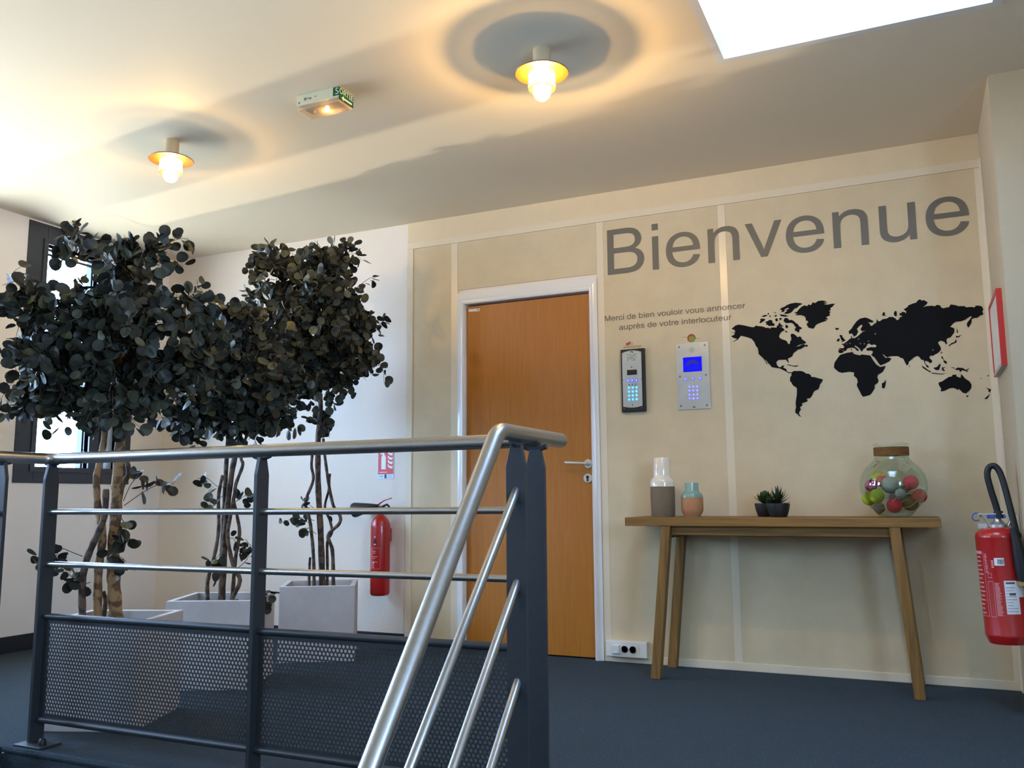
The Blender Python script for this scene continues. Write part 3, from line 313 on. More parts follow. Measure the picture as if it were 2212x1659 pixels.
GLYPHS = {"B":[683,[[[75,0],[75,733],[350,733],[390,732],[426,727],[457,720],[485,711],[509,698],[530,682],[548,664],[564,642],[577,619],[586,595],[591,570],[593,546],[591,522],[587,500],[579,478],[568,457],[553,437],[536,420],[515,404],[490,390],[522,379],[549,364],[573,345],[593,324],[608,299],[620,272],[626,243],[628,212],[627,187],[623,163],[616,139],[607,117],[595,96],[582,78],[568,62],[553,48],[536,37],[517,27],[496,19],[473,12],[447,7],[419,3],[388,1],[354,0]],[[172,425],[330,425],[360,426],[386,427],[407,430],[423,434],[440,440],[455,448],[468,458],[479,470],[487,484],[493,499],[496,516],[498,534],[496,552],[493,568],[488,584],[480,598],[470,611],[459,622],[445,630],[430,636],[411,641],[386,644],[355,646],[318,646],[172,646]],[[172,86],[354,86],[376,87],[394,87],[409,88],[420,90],[437,94],[451,98],[465,104],[476,110],[487,118],[497,127],[506,138],[514,151],[520,165],[524,180],[527,196],[528,212],[527,232],[523,251],[516,268],[507,284],[495,298],[482,310],[466,319],[449,326],[428,332],[403,335],[374,338],[342,338],[172,338]]]],"i":[228,[[[68,630],[68,733],[158,733],[158,630]],[[68,0],[68,531],[158,531],[158,0]]]],"e":[570,[[[431,171],[524,160],[511,121],[493,87],[470,58],[442,33],[411,13],[375,-1],[335,-9],[290,-12],[235,-8],[186,6],[143,28],[106,60],[76,99],[55,146],[42,200],[38,261],[42,324],[55,380],[76,428],[106,469],[144,501],[186,524],[233,538],[286,543],[336,538],[382,525],[423,502],[460,470],[489,431],[510,383],[523,329],[527,266],[527,262],[527,256],[527,250],[526,242],[130,242],[135,201],[145,165],[160,134],[180,108],[204,88],[230,74],[259,65],[291,62],[315,64],[337,68],[357,77],[376,88],[392,103],[407,122],[420,144]],[[136,316],[432,316],[428,348],[420,375],[411,398],[398,417],[375,440],[349,456],[319,466],[286,469],[257,466],[229,459],[205,446],[182,428],[163,405],[149,379],[140,350]]]],"n":[570,[[[68,0],[68,531],[148,531],[148,456],[181,494],[220,521],[266,538],[318,543],[341,542],[364,539],[385,533],[406,526],[425,516],[441,506],[455,494],[466,480],[475,466],[483,450],[489,433],[494,414],[496,399],[498,380],[499,355],[499,326],[499,0],[409,0],[409,323],[408,349],[406,371],[403,390],[398,405],[392,418],[384,430],[374,440],[361,449],[347,456],[332,461],[316,464],[298,465],[271,463],[245,456],[221,444],[199,428],[181,406],[168,376],[160,337],[158,290],[158,0]]]],"v":[512,[[[215,0],[13,531],[108,531],[222,213],[231,187],[240,160],[248,134],[256,106],[263,128],[270,152],[279,179],[290,207],[408,531],[500,531],[299,0]]]],"u":[570,[[[416,0],[416,78],[382,39],[342,10],[297,-6],[247,-12],[224,-11],[202,-8],[180,-2],[159,6],[140,16],[124,26],[110,38],[99,51],[90,66],[82,82],[76,99],[71,118],[69,133],[67,152],[66,175],[66,202],[66,531],[156,531],[156,236],[156,204],[157,178],[159,157],[161,142],[166,125],[174,110],[184,97],[197,86],[212,77],[228,71],[246,67],[265,66],[285,67],[304,71],[323,77],[341,86],[357,98],[371,111],[383,126],[391,143],[398,163],[402,187],[405,215],[406,246],[406,531],[496,531],[496,0]]]],"o":[570,[[[34,266],[39,334],[54,394],[80,444],[116,484],[152,510],[192,528],[236,539],[283,543],[335,539],[382,525],[425,503],[462,471],[492,432],[514,386],[527,333],[532,273],[530,224],[524,181],[514,144],[501,112],[484,84],[463,60],[439,38],[411,20],[381,6],[350,-4],[317,-10],[283,-12],[230,-8],[182,6],[140,28],[103,60],[73,99],[51,147],[38,202]],[[126,266],[129,218],[138,176],[152,141],[171,113],[195,91],[221,75],[251,65],[283,62],[315,65],[344,75],[371,91],[394,113],[414,142],[428,177],[436,220],[439,268],[436,315],[428,355],[414,389],[394,418],[371,440],[344,456],[315,465],[283,468],[251,465],[221,456],[195,440],[171,418],[152,390],[138,355],[129,313]]]],"c":[512,[[[414,194],[502,183],[492,140],[477,101],[455,68],[428,40],[397,17],[362,1],[323,-9],[282,-12],[230,-8],[183,6],[142,28],[106,59],[77,99],[57,146],[44,201],[40,264],[42,305],[47,344],[56,380],[68,414],[85,444],[104,470],[128,493],[155,511],[185,525],[216,535],[248,541],[282,543],[323,540],[361,532],[394,518],[424,499],[449,475],[469,446],[484,413],[494,375],[406,362],[399,387],[389,408],[377,427],[362,442],[346,454],[327,462],[307,467],[286,469],[253,466],[224,457],[198,442],[175,420],[156,392],[143,357],[135,315],[132,266],[135,216],[143,174],[156,138],[174,110],[196,89],[221,74],[249,65],[280,62],[306,64],[329,70],[350,80],[369,94],[385,113],[398,136],[408,163]]]],"d":[570,[[[412,0],[412,67],[384,32],[350,8],[310,-7],[264,-12],[232,-10],[203,-3],[174,8],[147,23],[122,42],[100,65],[80,91],[64,121],[51,153],[42,188],[37,225],[35,265],[37,304],[42,341],[50,376],[62,409],[76,440],[95,466],[116,489],[141,508],[168,524],[197,534],[228,541],[260,543],[283,542],[305,538],[326,532],[345,523],[363,512],[379,499],[393,485],[406,470],[406,733],[496,733],[496,0]],[[128,265],[130,217],[138,176],[152,141],[170,112],[193,90],[217,75],[244,65],[272,62],[300,65],[327,74],[351,89],[372,110],[390,138],[403,171],[411,211],[414,258],[411,308],[403,352],[390,388],[372,418],[349,440],[325,456],[298,465],[268,468],[239,465],[213,456],[189,441],[168,420],[150,391],[138,356],[130,314]]]],"b":[570,[[[150,0],[67,0],[67,733],[157,733],[157,472],[187,503],[222,525],[260,539],[302,543],[327,542],[350,538],[373,532],[395,523],[416,512],[435,500],[452,485],[467,468],[481,449],[492,428],[503,406],[512,382],[518,356],[524,329],[526,302],[528,274],[523,209],[511,152],[490,104],[460,62],[425,30],[386,7],[344,-7],[298,-12],[254,-7],[214,8],[180,32],[150,66]],[[150,270],[151,225],[156,187],[164,156],[176,132],[199,101],[226,79],[256,66],[290,62],[319,65],[346,75],[370,91],[392,113],[411,142],[425,177],[433,218],[436,266],[433,315],[425,356],[412,391],[394,420],[373,441],[349,457],[323,466],[294,469],[266,466],[240,456],[215,440],[192,418],[174,389],[160,355],[152,315]]]],"p":[570,[[[68,-204],[68,531],[150,531],[150,462],[164,481],[180,497],[197,511],[215,523],[234,532],[255,538],[278,542],[304,543],[336,541],[368,534],[396,523],[424,508],[448,489],[469,466],[487,439],[502,409],[514,377],[522,342],[527,307],[528,270],[527,230],[521,192],[512,156],[499,123],[483,92],[463,65],[440,42],[414,23],[386,8],[357,-3],[327,-10],[297,-12],[275,-11],[254,-7],[235,-1],[216,7],[199,17],[184,28],[170,41],[158,55],[158,-204]],[[149,262],[152,215],[159,173],[172,139],[190,111],[212,90],[236,74],[263,65],[291,62],[320,65],[347,75],[371,91],[394,113],[412,142],[426,177],[434,220],[436,270],[434,318],[426,359],[413,394],[395,422],[373,444],[349,460],[323,469],[295,472],[267,469],[241,459],[216,442],[193,419],[174,389],[160,353],[152,311]]]],"r":[341,[[[66,0],[66,531],[148,531],[148,450],[163,476],[177,497],[191,514],[205,525],[218,533],[232,538],[247,542],[262,543],[285,541],[308,536],[332,527],[355,514],[324,430],[308,439],[291,445],[274,449],[258,450],[244,449],[230,446],[217,440],[205,432],[194,423],[185,411],[177,398],[172,383],[165,358],[160,333],[157,306],[156,278],[156,0]]]],"l":[228,[[[66,0],[66,733],[156,733],[156,0]]]],"t":[284,[[[264,80],[277,1],[258,-2],[241,-5],[224,-6],[209,-7],[186,-6],[166,-3],[148,2],[133,8],[120,17],[110,26],[102,37],[95,49],[90,65],[87,88],[85,118],[84,156],[84,461],[18,461],[18,531],[84,531],[84,662],[174,716],[174,531],[264,531],[264,461],[174,461],[174,150],[174,133],[175,119],[176,108],[178,101],[181,96],[184,91],[189,87],[194,84],[200,81],[207,79],[215,77],[224,77],[233,77],[242,78],[252,79]]]],"a":[570,[[[414,66],[389,46],[365,29],[341,16],[318,6],[294,-2],[270,-8],[245,-11],[218,-12],[177,-9],[141,-1],[110,12],[84,31],[63,54],[49,79],[40,108],[37,140],[38,159],[41,177],[47,195],[55,211],[64,227],[75,240],[88,252],[101,263],[116,272],[132,280],[148,287],[166,292],[181,296],[199,299],[221,303],[246,306],[297,313],[341,320],[377,328],[406,337],[407,345],[407,352],[407,357],[407,360],[405,386],[401,407],[393,425],[382,438],[362,451],[339,461],[311,467],[279,468],[249,467],[224,463],[202,456],[185,446],[171,433],[159,415],[149,394],[140,368],[52,380],[59,406],[68,431],[79,452],[92,471],[107,487],[126,502],[147,514],[172,524],[199,532],[228,538],[259,542],[292,543],[324,542],[354,539],[380,534],[402,527],[422,518],[439,509],[454,498],[465,487],[474,474],[482,459],[488,443],[493,426],[495,412],[496,393],[497,370],[498,342],[498,222],[498,166],[499,120],[501,86],[503,64],[507,47],[512,31],[518,15],[526,0],[432,0],[426,15],[420,30],[417,47]],[[406,266],[379,257],[345,248],[305,240],[260,232],[234,228],[212,224],[195,219],[181,214],[170,209],[161,202],[152,194],[146,185],[140,175],[136,165],[134,154],[133,142],[135,125],[140,110],[148,95],[160,82],[175,72],[194,64],[215,60],[240,58],[265,60],[289,64],[312,71],[332,81],[351,94],[368,108],[381,125],[392,144],[398,161],[403,181],[406,206],[406,234]]]],"s":[512,[[[32,158],[120,172],[126,147],[135,125],[147,106],[162,90],[181,78],[203,69],[229,64],[258,62],[287,64],[312,68],[333,76],[350,87],[363,100],[372,115],[378,130],[380,146],[378,161],[373,174],[365,185],[354,194],[341,201],[321,208],[295,216],[262,225],[216,237],[178,248],[147,259],[124,268],[106,278],[91,290],[77,304],[66,319],[58,335],[51,353],[48,371],[46,390],[48,407],[51,424],[56,440],[63,456],[72,470],[82,483],[94,495],[107,506],[118,513],[132,520],[147,527],[164,532],[183,537],[202,540],[222,542],[242,543],[272,542],[301,538],[327,533],[352,525],[374,515],[393,504],[409,491],[422,476],[432,460],[440,440],[447,418],[452,394],[364,382],[360,401],[353,418],[343,433],[330,446],[314,456],[295,463],[273,468],[248,469],[220,468],[195,464],[175,457],[160,448],[148,438],[140,426],[135,414],[134,400],[134,392],[136,384],[140,376],[144,369],[151,362],[159,356],[168,350],[179,345],[189,342],[206,337],[229,330],[258,322],[303,310],[340,299],[369,289],[392,280],[410,271],[425,260],[439,248],[451,233],[460,217],[467,198],[471,178],[472,156],[471,134],[466,112],[458,91],[446,71],[432,52],[414,36],[394,22],[370,10],[345,0],[318,-7],[289,-11],[258,-12],[210,-9],[167,-1],[131,12],[101,31],[76,55],[56,84],[41,119]]]],"M":[853,[[[76,0],[76,733],[222,733],[396,214],[407,180],[416,151],[424,126],[430,106],[438,128],[446,155],[457,187],[470,223],[645,733],[776,733],[776,0],[682,0],[682,614],[469,0],[382,0],[170,624],[170,0]]]],"h":[570,[[[68,0],[68,733],[158,733],[158,470],[191,502],[229,525],[271,538],[316,543],[345,542],[372,537],[396,530],[419,520],[439,507],[456,492],[470,475],[481,456],[489,433],[495,405],[499,373],[500,336],[500,0],[410,0],[410,336],[408,368],[403,395],[394,417],[381,435],[365,448],[345,458],[323,464],[298,466],[278,464],[259,460],[241,454],[223,445],[206,433],[193,420],[181,405],[172,388],[166,369],[161,346],[158,320],[158,290],[158,0]]]],"m":[853,[[[68,0],[68,531],[148,531],[148,456],[162,475],[177,492],[195,506],[214,519],[236,530],[259,537],[283,542],[309,543],[337,541],[363,537],[386,529],[406,518],[423,505],[438,489],[450,471],[459,450],[493,491],[532,520],[575,537],[623,543],[660,540],[693,532],[721,518],[744,499],[763,474],[776,444],[784,407],[787,364],[787,0],[698,0],[698,334],[697,360],[695,381],[693,398],[689,412],[683,424],[676,434],[668,443],[657,450],[645,457],[632,461],[618,464],[603,465],[576,463],[552,456],[530,444],[510,428],[494,406],[482,379],[475,347],[473,308],[473,0],[383,0],[383,345],[382,373],[378,398],[371,418],[361,435],[348,448],[332,458],[312,463],[289,465],[270,464],[252,460],[235,454],[219,445],[204,434],[191,420],[180,405],[172,386],[166,365],[161,340],[158,310],[158,276],[158,0]]]],"\u00e8":[570,[[[431,171],[524,160],[511,121],[493,87],[470,58],[442,33],[411,13],[375,-1],[335,-9],[290,-12],[235,-8],[186,6],[143,28],[106,60],[76,99],[55,146],[42,200],[38,261],[42,324],[55,380],[76,428],[106,469],[144,501],[186,524],[233,538],[286,543],[336,538],[382,525],[423,502],[460,470],[489,431],[510,383],[523,329],[527,266],[527,262],[527,256],[527,250],[526,242],[130,242],[135,201],[145,165],[160,134],[180,108],[204,88],[230,74],[259,65],[291,62],[315,64],[337,68],[357,77],[376,88],[392,103],[407,122],[420,144]],[[136,316],[432,316],[428,348],[420,375],[411,398],[398,417],[375,440],[349,456],[319,466],[286,469],[257,466],[229,459],[205,446],[182,428],[163,405],[149,379],[140,350]],[[330,605],[252,605],[128,745],[245,745]]]],"C":[649,[[[413,661],[358,656],[308,642],[264,617],[228,583],[198,541],[178,490],[165,431],[160,366],[168,281],[188,210],[224,150],[272,106],[335,79],[412,70],[459,73],[504,79],[588,100],[588,19],[546,6],[503,-3],[455,-9],[399,-10],[297,1],[212,36],[147,92],[100,168],[72,260],[63,367],[68,446],[86,519],[114,583],[154,638],[203,683],[264,715],[334,736],[414,743],[469,739],[523,732],[573,718],[617,700],[579,622],[504,650],[461,659]]]],"A":[655,[[[559,0],[471,226],[180,226],[93,0],[0,0],[287,736],[370,736],[655,0]],[[361,531],[351,560],[336,605],[326,640],[316,599],[304,560],[294,531],[211,308],[443,308]]]],"S":[563,[[[516,196],[507,136],[484,84],[445,45],[393,14],[329,-4],[253,-10],[175,-6],[106,5],[52,24],[52,113],[93,97],[145,83],[200,73],[257,70],[307,73],[349,84],[381,101],[404,125],[418,154],[422,188],[418,221],[407,248],[386,272],[354,294],[310,316],[251,339],[168,376],[136,398],[109,422],[88,449],[73,480],[64,516],[61,556],[69,610],[91,656],[127,693],[174,720],[230,737],[296,743],[353,739],[407,732],[454,719],[498,702],[468,623],[386,650],[340,659],[293,661],[251,659],[216,649],[189,632],[170,611],[159,585],[155,555],[159,521],[170,494],[191,469],[220,449],[261,429],[315,407],[375,382],[425,357],[463,326],[493,292],[509,248]]]],"T":[571,[[[331,0],[239,0],[239,651],[10,651],[10,733],[559,733],[559,651],[331,651]]]],"E":[571,[[[509,0],[100,0],[100,733],[509,733],[509,651],[192,651],[192,422],[490,422],[490,343],[192,343],[192,81],[509,81]]]],"L":[537,[[[100,0],[100,733],[192,733],[192,82],[512,82],[512,0]]]],"O":[801,[[[738,367],[733,287],[718,212],[691,148],[652,93],[605,49],[548,17],[480,-4],[402,-10],[321,-4],[251,17],[193,50],[146,93],[109,148],[83,214],[68,287],[63,368],[72,473],[100,565],[146,640],[212,697],[297,732],[402,743],[503,732],[587,697],[652,641],[700,565],[729,473]],[[160,367],[166,281],[185,209],[219,150],[265,106],[326,79],[402,70],[477,79],[537,106],[583,150],[615,209],[634,281],[641,367],[627,491],[583,585],[551,619],[509,643],[461,658],[402,663],[326,654],[265,627],[219,585],[185,526],[166,453]]]],"R":[638,[[[302,733],[385,727],[452,710],[503,681],[540,640],[562,588],[568,524],[563,471],[546,427],[522,391],[493,365],[458,344],[422,329],[623,0],[516,0],[338,303],[192,303],[192,0],[100,0],[100,733]],[[297,652],[192,652],[192,381],[302,381],[379,389],[432,416],[463,459],[473,521],[468,563],[454,597],[430,622],[397,640],[352,649]]]],"I":[348,[[[306,0],[41,0],[41,54],[127,73],[127,659],[41,679],[41,733],[306,733],[306,679],[220,659],[220,73],[306,54]]]],"0":[587,[[[536,367],[533,283],[523,209],[505,143],[481,90],[446,47],[404,15],[353,-4],[293,-10],[217,1],[156,35],[110,90],[77,165],[56,257],[50,367],[56,477],[74,571],[106,645],[152,700],[214,733],[293,743],[367,733],[429,700],[476,645],[510,571],[530,477]],[[141,367],[145,275],[155,200],[175,142],[203,100],[243,75],[293,67],[343,75],[381,100],[409,141],[430,200],[441,275],[445,367],[441,459],[430,533],[409,592],[381,633],[343,659],[293,666],[243,659],[203,633],[175,592],[155,533],[145,459]]]],"1":[587,[[[365,0],[276,0],[276,512],[276,562],[278,601],[280,638],[251,610],[216,582],[138,518],[91,578],[289,733],[365,733]]]],"2":[587,[[[533,0],[49,0],[49,75],[240,269],[334,367],[367,409],[391,452],[407,495],[412,542],[403,596],[376,634],[334,658],[283,665],[232,661],[188,647],[147,626],[106,596],[58,656],[120,701],[156,718],[196,732],[238,739],[283,743],[345,737],[400,719],[444,691],[476,652],[496,604],[504,548],[498,493],[480,440],[452,390],[414,342],[316,237],[164,86],[164,82],[533,82]]]],"3":[587,[[[505,562],[501,516],[487,476],[464,444],[435,417],[397,398],[354,386],[354,381],[431,362],[485,326],[518,274],[528,209],[521,148],[499,95],[461,51],[407,18],[336,-4],[247,-10],[192,-8],[141,-1],[92,10],[46,29],[46,114],[95,93],[146,78],[198,69],[248,65],[333,75],[390,104],[423,150],[434,210],[429,252],[409,285],[380,310],[339,326],[289,336],[229,339],[157,339],[157,417],[230,417],[285,421],[331,434],[366,455],[393,482],[408,517],[413,555],[404,603],[377,637],[335,660],[280,666],[243,665],[210,659],[150,637],[96,605],[50,666],[93,696],[147,720],[209,737],[279,743],[379,730],[450,691],[491,633]]]],"4":[587,[[[567,166],[459,166],[459,0],[372,0],[372,166],[22,166],[22,243],[366,737],[459,737],[459,247],[567,247]],[[372,478],[372,527],[375,568],[376,606],[377,640],[374,640],[353,599],[329,560],[110,247],[372,247]]]],"5":[587,[[[283,449],[352,443],[412,423],[462,393],[498,351],[521,297],[528,234],[521,164],[495,104],[455,55],[402,19],[334,-3],[255,-10],[200,-8],[148,0],[102,13],[65,29],[65,115],[105,95],[155,79],[206,70],[256,67],[306,70],[351,83],[386,105],[413,136],[430,175],[436,225],[425,288],[391,335],[335,363],[252,374],[187,368],[127,358],[82,386],[110,733],[477,733],[477,650],[187,650],[169,437],[216,445]]]],"6":[587,[[[56,313],[59,376],[65,437],[77,498],[96,554],[122,606],[155,652],[198,690],[251,719],[315,737],[391,743],[440,741],[482,733],[482,656],[440,665],[394,669],[329,663],[276,645],[234,618],[202,581],[178,536],[162,486],[152,431],[147,372],[152,372],[170,395],[192,417],[217,434],[248,448],[285,455],[326,458],[386,452],[437,432],[480,400],[512,357],[532,302],[539,235],[531,165],[510,105],[476,56],[430,19],[372,-3],[306,-10],[255,-5],[209,9],[166,33],[129,69],[99,114],[75,170],[61,237]],[[304,65],[363,75],[409,107],[439,160],[449,235],[440,298],[414,347],[370,377],[308,388],[262,382],[224,367],[192,345],[168,317],[152,285],[147,253],[150,220],[157,187],[170,155],[187,127],[210,101],[237,82],[269,70]]]],"7":[587,[[[139,0],[440,650],[45,650],[45,733],[536,733],[536,663],[239,0]]]],"8":[587,[[[293,743],[353,738],[407,723],[450,698],[484,664],[505,620],[512,567],[507,526],[493,490],[471,459],[443,432],[409,408],[372,388],[416,365],[454,339],[487,310],[513,276],[530,237],[536,189],[528,133],[505,83],[469,43],[422,14],[363,-4],[296,-10],[223,-4],[161,13],[114,42],[78,81],[58,129],[50,187],[55,234],[72,274],[96,308],[127,338],[164,362],[202,382],[168,404],[137,430],[111,458],[91,490],[78,526],[74,568],[81,620],[102,663],[137,697],[180,723],[233,738]],[[138,185],[148,137],[177,97],[225,70],[293,61],[359,70],[408,97],[437,138],[448,189],[443,223],[429,252],[406,278],[375,301],[338,321],[293,339],[278,345],[235,325],[201,303],[174,280],[155,252],[142,221]],[[292,670],[240,663],[198,642],[171,609],[162,564],[166,530],[180,500],[201,477],[229,457],[297,422],[361,457],[386,477],[406,501],[418,530],[422,564],[413,609],[386,642],[345,663]]]],"9":[587,[[[533,420],[531,357],[524,296],[513,234],[495,178],[468,127],[435,81],[391,42],[339,14],[274,-4],[197,-10],[150,-8],[105,0],[105,77],[147,68],[194,64],[261,69],[313,87],[356,115],[388,151],[412,196],[427,246],[437,301],[443,359],[436,359],[418,336],[397,316],[371,298],[340,285],[303,276],[261,274],[202,280],[151,301],[109,333],[78,376],[58,430],[51,495],[59,567],[81,628],[115,677],[162,713],[219,736],[285,743],[335,738],[382,723],[425,697],[462,663],[491,618],[514,562],[528,496]],[[285,666],[228,656],[182,624],[151,572],[141,496],[150,434],[175,385],[219,354],[281,344],[327,349],[366,365],[398,388],[422,416],[437,446],[443,478],[440,512],[432,545],[420,577],[403,606],[381,631],[354,650],[322,663]]]],"*":[565,[[[330,779],[310,582],[507,638],[521,544],[333,528],[454,366],[366,319],[279,498],[200,319],[109,366],[229,528],[42,544],[56,638],[251,582],[230,779]]]],"#":[663,[[[493,448],[461,283],[601,283],[601,215],[448,215],[406,0],[333,0],[375,215],[228,215],[188,0],[116,0],[155,215],[26,215],[26,283],[169,283],[201,448],[64,448],[64,516],[214,516],[255,733],[329,733],[288,516],[435,516],[476,733],[546,733],[505,516],[636,516],[636,448]],[[240,283],[388,283],[420,448],[272,448]]]]}
H = 2.6248            # ceiling height
XL = -4.9             # left wall face
# ------------------------------------------------------------------ the setting
def floor_and_stairs():
    m = MB()
    m.box(XL-.3, 1.7, -2.44, .2, -.3, 0)                 # landing
    m.box(XL-.3, -3.06, -6.4, -2.44, -.3, 0)             # floor left of the stairwell
    m.box(-.93, 1.7, -2.62, -2.44, -.3, 0)               # strip up to the first step
    f = m.build('floor', M_carpet); tag(f, 'blue-grey flecked carpet floor of the landing', 'floor', kind='structure')
    e = MB(); e.tube([(-3.06, -2.44, -.004), (-.94, -2.44, -.004)], .012, 8); e.tube([(-3.06, -2.44, -.004), (-3.06, -6.3, -.004)], .012, 8)
    e.build('carpet_nosing', M_carpet, f, smooth=40)
    st = MB()
    for i in range(4): st.box(-.93, 1.4, -2.62-.19*(i+1), -2.62-.19*i, -1.2, -.19*(i+1))
    s_ = st.build('floor_steps', M_carpet); tag(s_, 'carpeted steps going down from the landing', 'stairs', kind='structure')
    l = MB(); l.box(-3.06, 1.7, -6.4, -3.38, -1.2, -.761).build('floor_lower', M_carpet)
    tag(bpy.data.objects['floor_lower'], 'carpeted half landing below the steps', 'floor', kind='structure')
    v = MB(); v.box(-3.06, -.93, -3.38, -2.44, -2.6, -2.5); v.box(-3.06, -.93, -3.4, -3.38, -2.5, -1.2)
    v.box(-3.3, -3.07, -6.4, -2.44, -2.6, -.3); v.box(-3.3, 1.7, -2.44, -2.3, -2.6, -.3); v.box(-.94, -.93, -3.38, -2.44, -2.6, -1.2); v.box(-3.3, 1.7, -6.6, -6.4, -1.4, -.7)
    v.build('floor_stairwell', M_carpet); tag(bpy.data.objects['floor_stairwell'], 'dark carpeted bottom of the stairwell', 'floor', kind='structure')
floor_and_stairs()

def ceiling():
    x0, x1, y0, y1 = -.605, .357, -2.75, -1.275
    m = MB()
    m.box(XL-.3, x0, -6.4, .2, H, H+.2); m.box(x1, 1.7, -6.4, .2, H, H+.2)
    m.box(x0, x1, -6.4, y0, H, H+.2); m.box(x0, x1, y1, .2, H, H+.2)
    c = m.build('ceiling', M_ceil); tag(c, 'smooth white ceiling with a skylight opening', 'ceiling', kind='structure')
    s = MB(); t = .03; z1 = 3.22
    e = .004; s.box(x0-t, x0+e, y0-t, y1+t, H-.0015, z1); s.box(x1-e, x1+t, y0-t, y1+t, H-.0015, z1); s.box(x0+e, x1-e, y0-t, y0+e, H-.0015, z1); s.box(x0+e, x1-e, y1-e, y1+t, H-.0015, z1)
    s.build('skylight_shaft', M_white, c, label='white lined skylight shaft')
    wn = thing('window_4', 'skylight glazing above the white shaft', 'skylight', (-.124, -2.01, z1), kind='structure')
    fr = MB(); fr.box(x0-.03, x0+.05, y0-.03, y1+.03, z1, z1+.05); fr.box(x1-.05, x1+.03, y0-.03, y1+.03, z1, z1+.05); fr.box(x0+.05, x1-.05, y0-.03, y0+.05, z1, z1+.05); fr.box(x0+.05, x1-.05, y1-.05, y1+.03, z1, z1+.05)
    fr.build('window_frame', M_white, wn, org=wn.location)
    MB().box(x0+.05, x1-.05, y0+.05, y1-.05, z1+.015, z1+.025).build('pane', M_roofglass, wn, org=wn.location)
ceiling()

def back_wall():
    m = MB(); d0, d1, dz = -2.496, -1.594, 2.126
    m.box(XL-.3, d0, 0.0, .2, 0, H); m.box(d1, 1.7, 0.0, .2, 0, H); m.box(d0, d1, 0.0, .2, dz, H); m.box(d0, d1, .12, .2, 0, dz)
    wl = m.build('wall_back', M_paper); tag(wl, 'back wall with panelled partition, door and large lettering', 'wall', kind='structure')
    # partition panels (proud of the plain wall by a few millimetres) and their lacquered cover strips
    for x0, x1, z0, z1 in ((-2.815, -2.542, .04, 2.452), (-2.496, -1.594, 2.15, 2.452), (-1.552, -.895, .04, 2.452), (-.855, .347, .04, 2.452)):
        MB().box(x0, x1, -.0062, .0, z0, z1).build('wall_panel', M_panel, wl)
    def strip(x0, x1, z0, z1, d=.0075): MB().rbox(x0, x1, -d, 0, z0, z1, .0015).build('cover_strip', M_strip, wl)
    strip(-2.857, -2.815, 0, 2.452, .011); strip(-2.542, -2.497, 0, 2.452); strip(-1.593, -1.552, 0, 2.452); strip(-.895, -.855, .04, 2.452); strip(.347, .3765, .04, 2.452)
    strip(-2.857, .3765, 2.453, 2.495, .009)
    MB().box(-2.857, .3765, -.005, 0, 2.495, H).build('fascia_board', M_fascia, wl)
    MB().rbox(-1.552, .3765, -.012, 0, 0, .041, .003).build('plinth_strip', M_strip, wl)
    MB().rbox(-2.815, -2.542, -.012, 0, 0, .041, .003).build('plinth_strip', M_strip, wl)
    b = MB().rbox(XL, -2.858, -.012, 0, 0, .072, .003).build('baseboard_back', M_black); tag(b, 'black baseboard along the plain part of the back wall', 'baseboard', kind='structure')
back_wall()

def door():
    d = thing('door_1', 'orange-brown wood veneer door in a white steel frame', 'door', (-2.04, 0, 0), kind='structure'); O = d.location
    # steel frame: flat face with a rounded inner lip, mitred at the top corners
    fr = MB()
    prof = [(0, .004), (0, -.012), (.022, -.014), (.030, -.022), (.040, -.024), (.048, -.016), (.050, .02), (.050, .06), (0, .06)]
    def jamb(xo, sg, z1o, z1i):
        n = len(prof); vs = []
        for z_top in (0, 1):
            for u, y in prof:
                z = 0 if not z_top else (z1o + (z1i-z1o)*u/.050)
                vs.append((xo+sg*u, y, z))
        fr.add(vs, [(i, (i+1)%n, n+(i+1)%n, n+i) for i in range(n)]+[tuple(range(n)), tuple(range(n, 2*n))])
    xl, xr, zt, zi = -2.496, -1.594, 2.126, 2.052
    jamb(xl, 1, zt, zi); jamb(xr, -1, zt, zi)
    n = len(prof); vs = []
    for side in (0, 1):
        for u, y in prof: vs.append(((xl+u if side == 0 else xr-u), y, zt+(zi-zt)*u/.050))
    fr.add(vs, [(i, (i+1)%n, n+(i+1)%n, n+i) for i in range(n)]+[tuple(range(n)), tuple(range(n, 2*n))])
    fr.build('door_frame', M_steelpaint, d, O, smooth=50)
    MB().rbox(-2.442, -1.640, .012, .052, .008, 2.044, .002).build('door_leaf', M_door, d, O)
    # lever handle on a round rose, cylinder lock below it
    h = MB(); Rz = Matrix.Translation((-1.671, .012, 1.066)) @ Matrix.Rotation(pi/2, 4, 'X')
    h.lathe([(.0, 0), (.026, 0), (.026, .006), (.024, .009), (.012, .009), (.011, .03), (.0, .03)], 0, 0, 28, M=Rz)
    h.tube(fillet([(-1.671, -.012, 1.066), (-1.671, -.042, 1.066), (-1.787, -.042, 1.073)], .012), .0085, 14, round_end=True)
    h.build('lever_handle', M_chrome, d, O, smooth=40)
    k = MB(); k.lathe([(.0, 0), (.026, 0), (.026, .006), (.024, .009), (.0, .009)], 0, 0, 28, M=Matrix.Translation((-1.675, .012, .985)) @ Matrix.Rotation(pi/2, 4, 'X'))
    kr = k.build('lock_rose', M_chrome, d, O, smooth=40)
    kk = MB(); kk.cyl((-1.675, .004, .992), (-1.675, -.0015, .992), .0085, 16); kk.box(-1.680, -1.670, -.0015, .004, .967, .988)
    kk.build('keyhole', mat('lock_dark', (62,62,58), .4, metal=.6), kr, O)
    sk = MB().prism([(-2.431,2.012),(-2.356,2.009),(-2.354,2.027),(-2.43,2.027)], .0112, .012).build('sticker', M_label, d, O, label='small white sticker with a black dot')
    MB().cyl((-2.367,.0112,2.019), (-2.367,.0107,2.019), .0035, 12).build('dot', M_map, sk, O)
door()

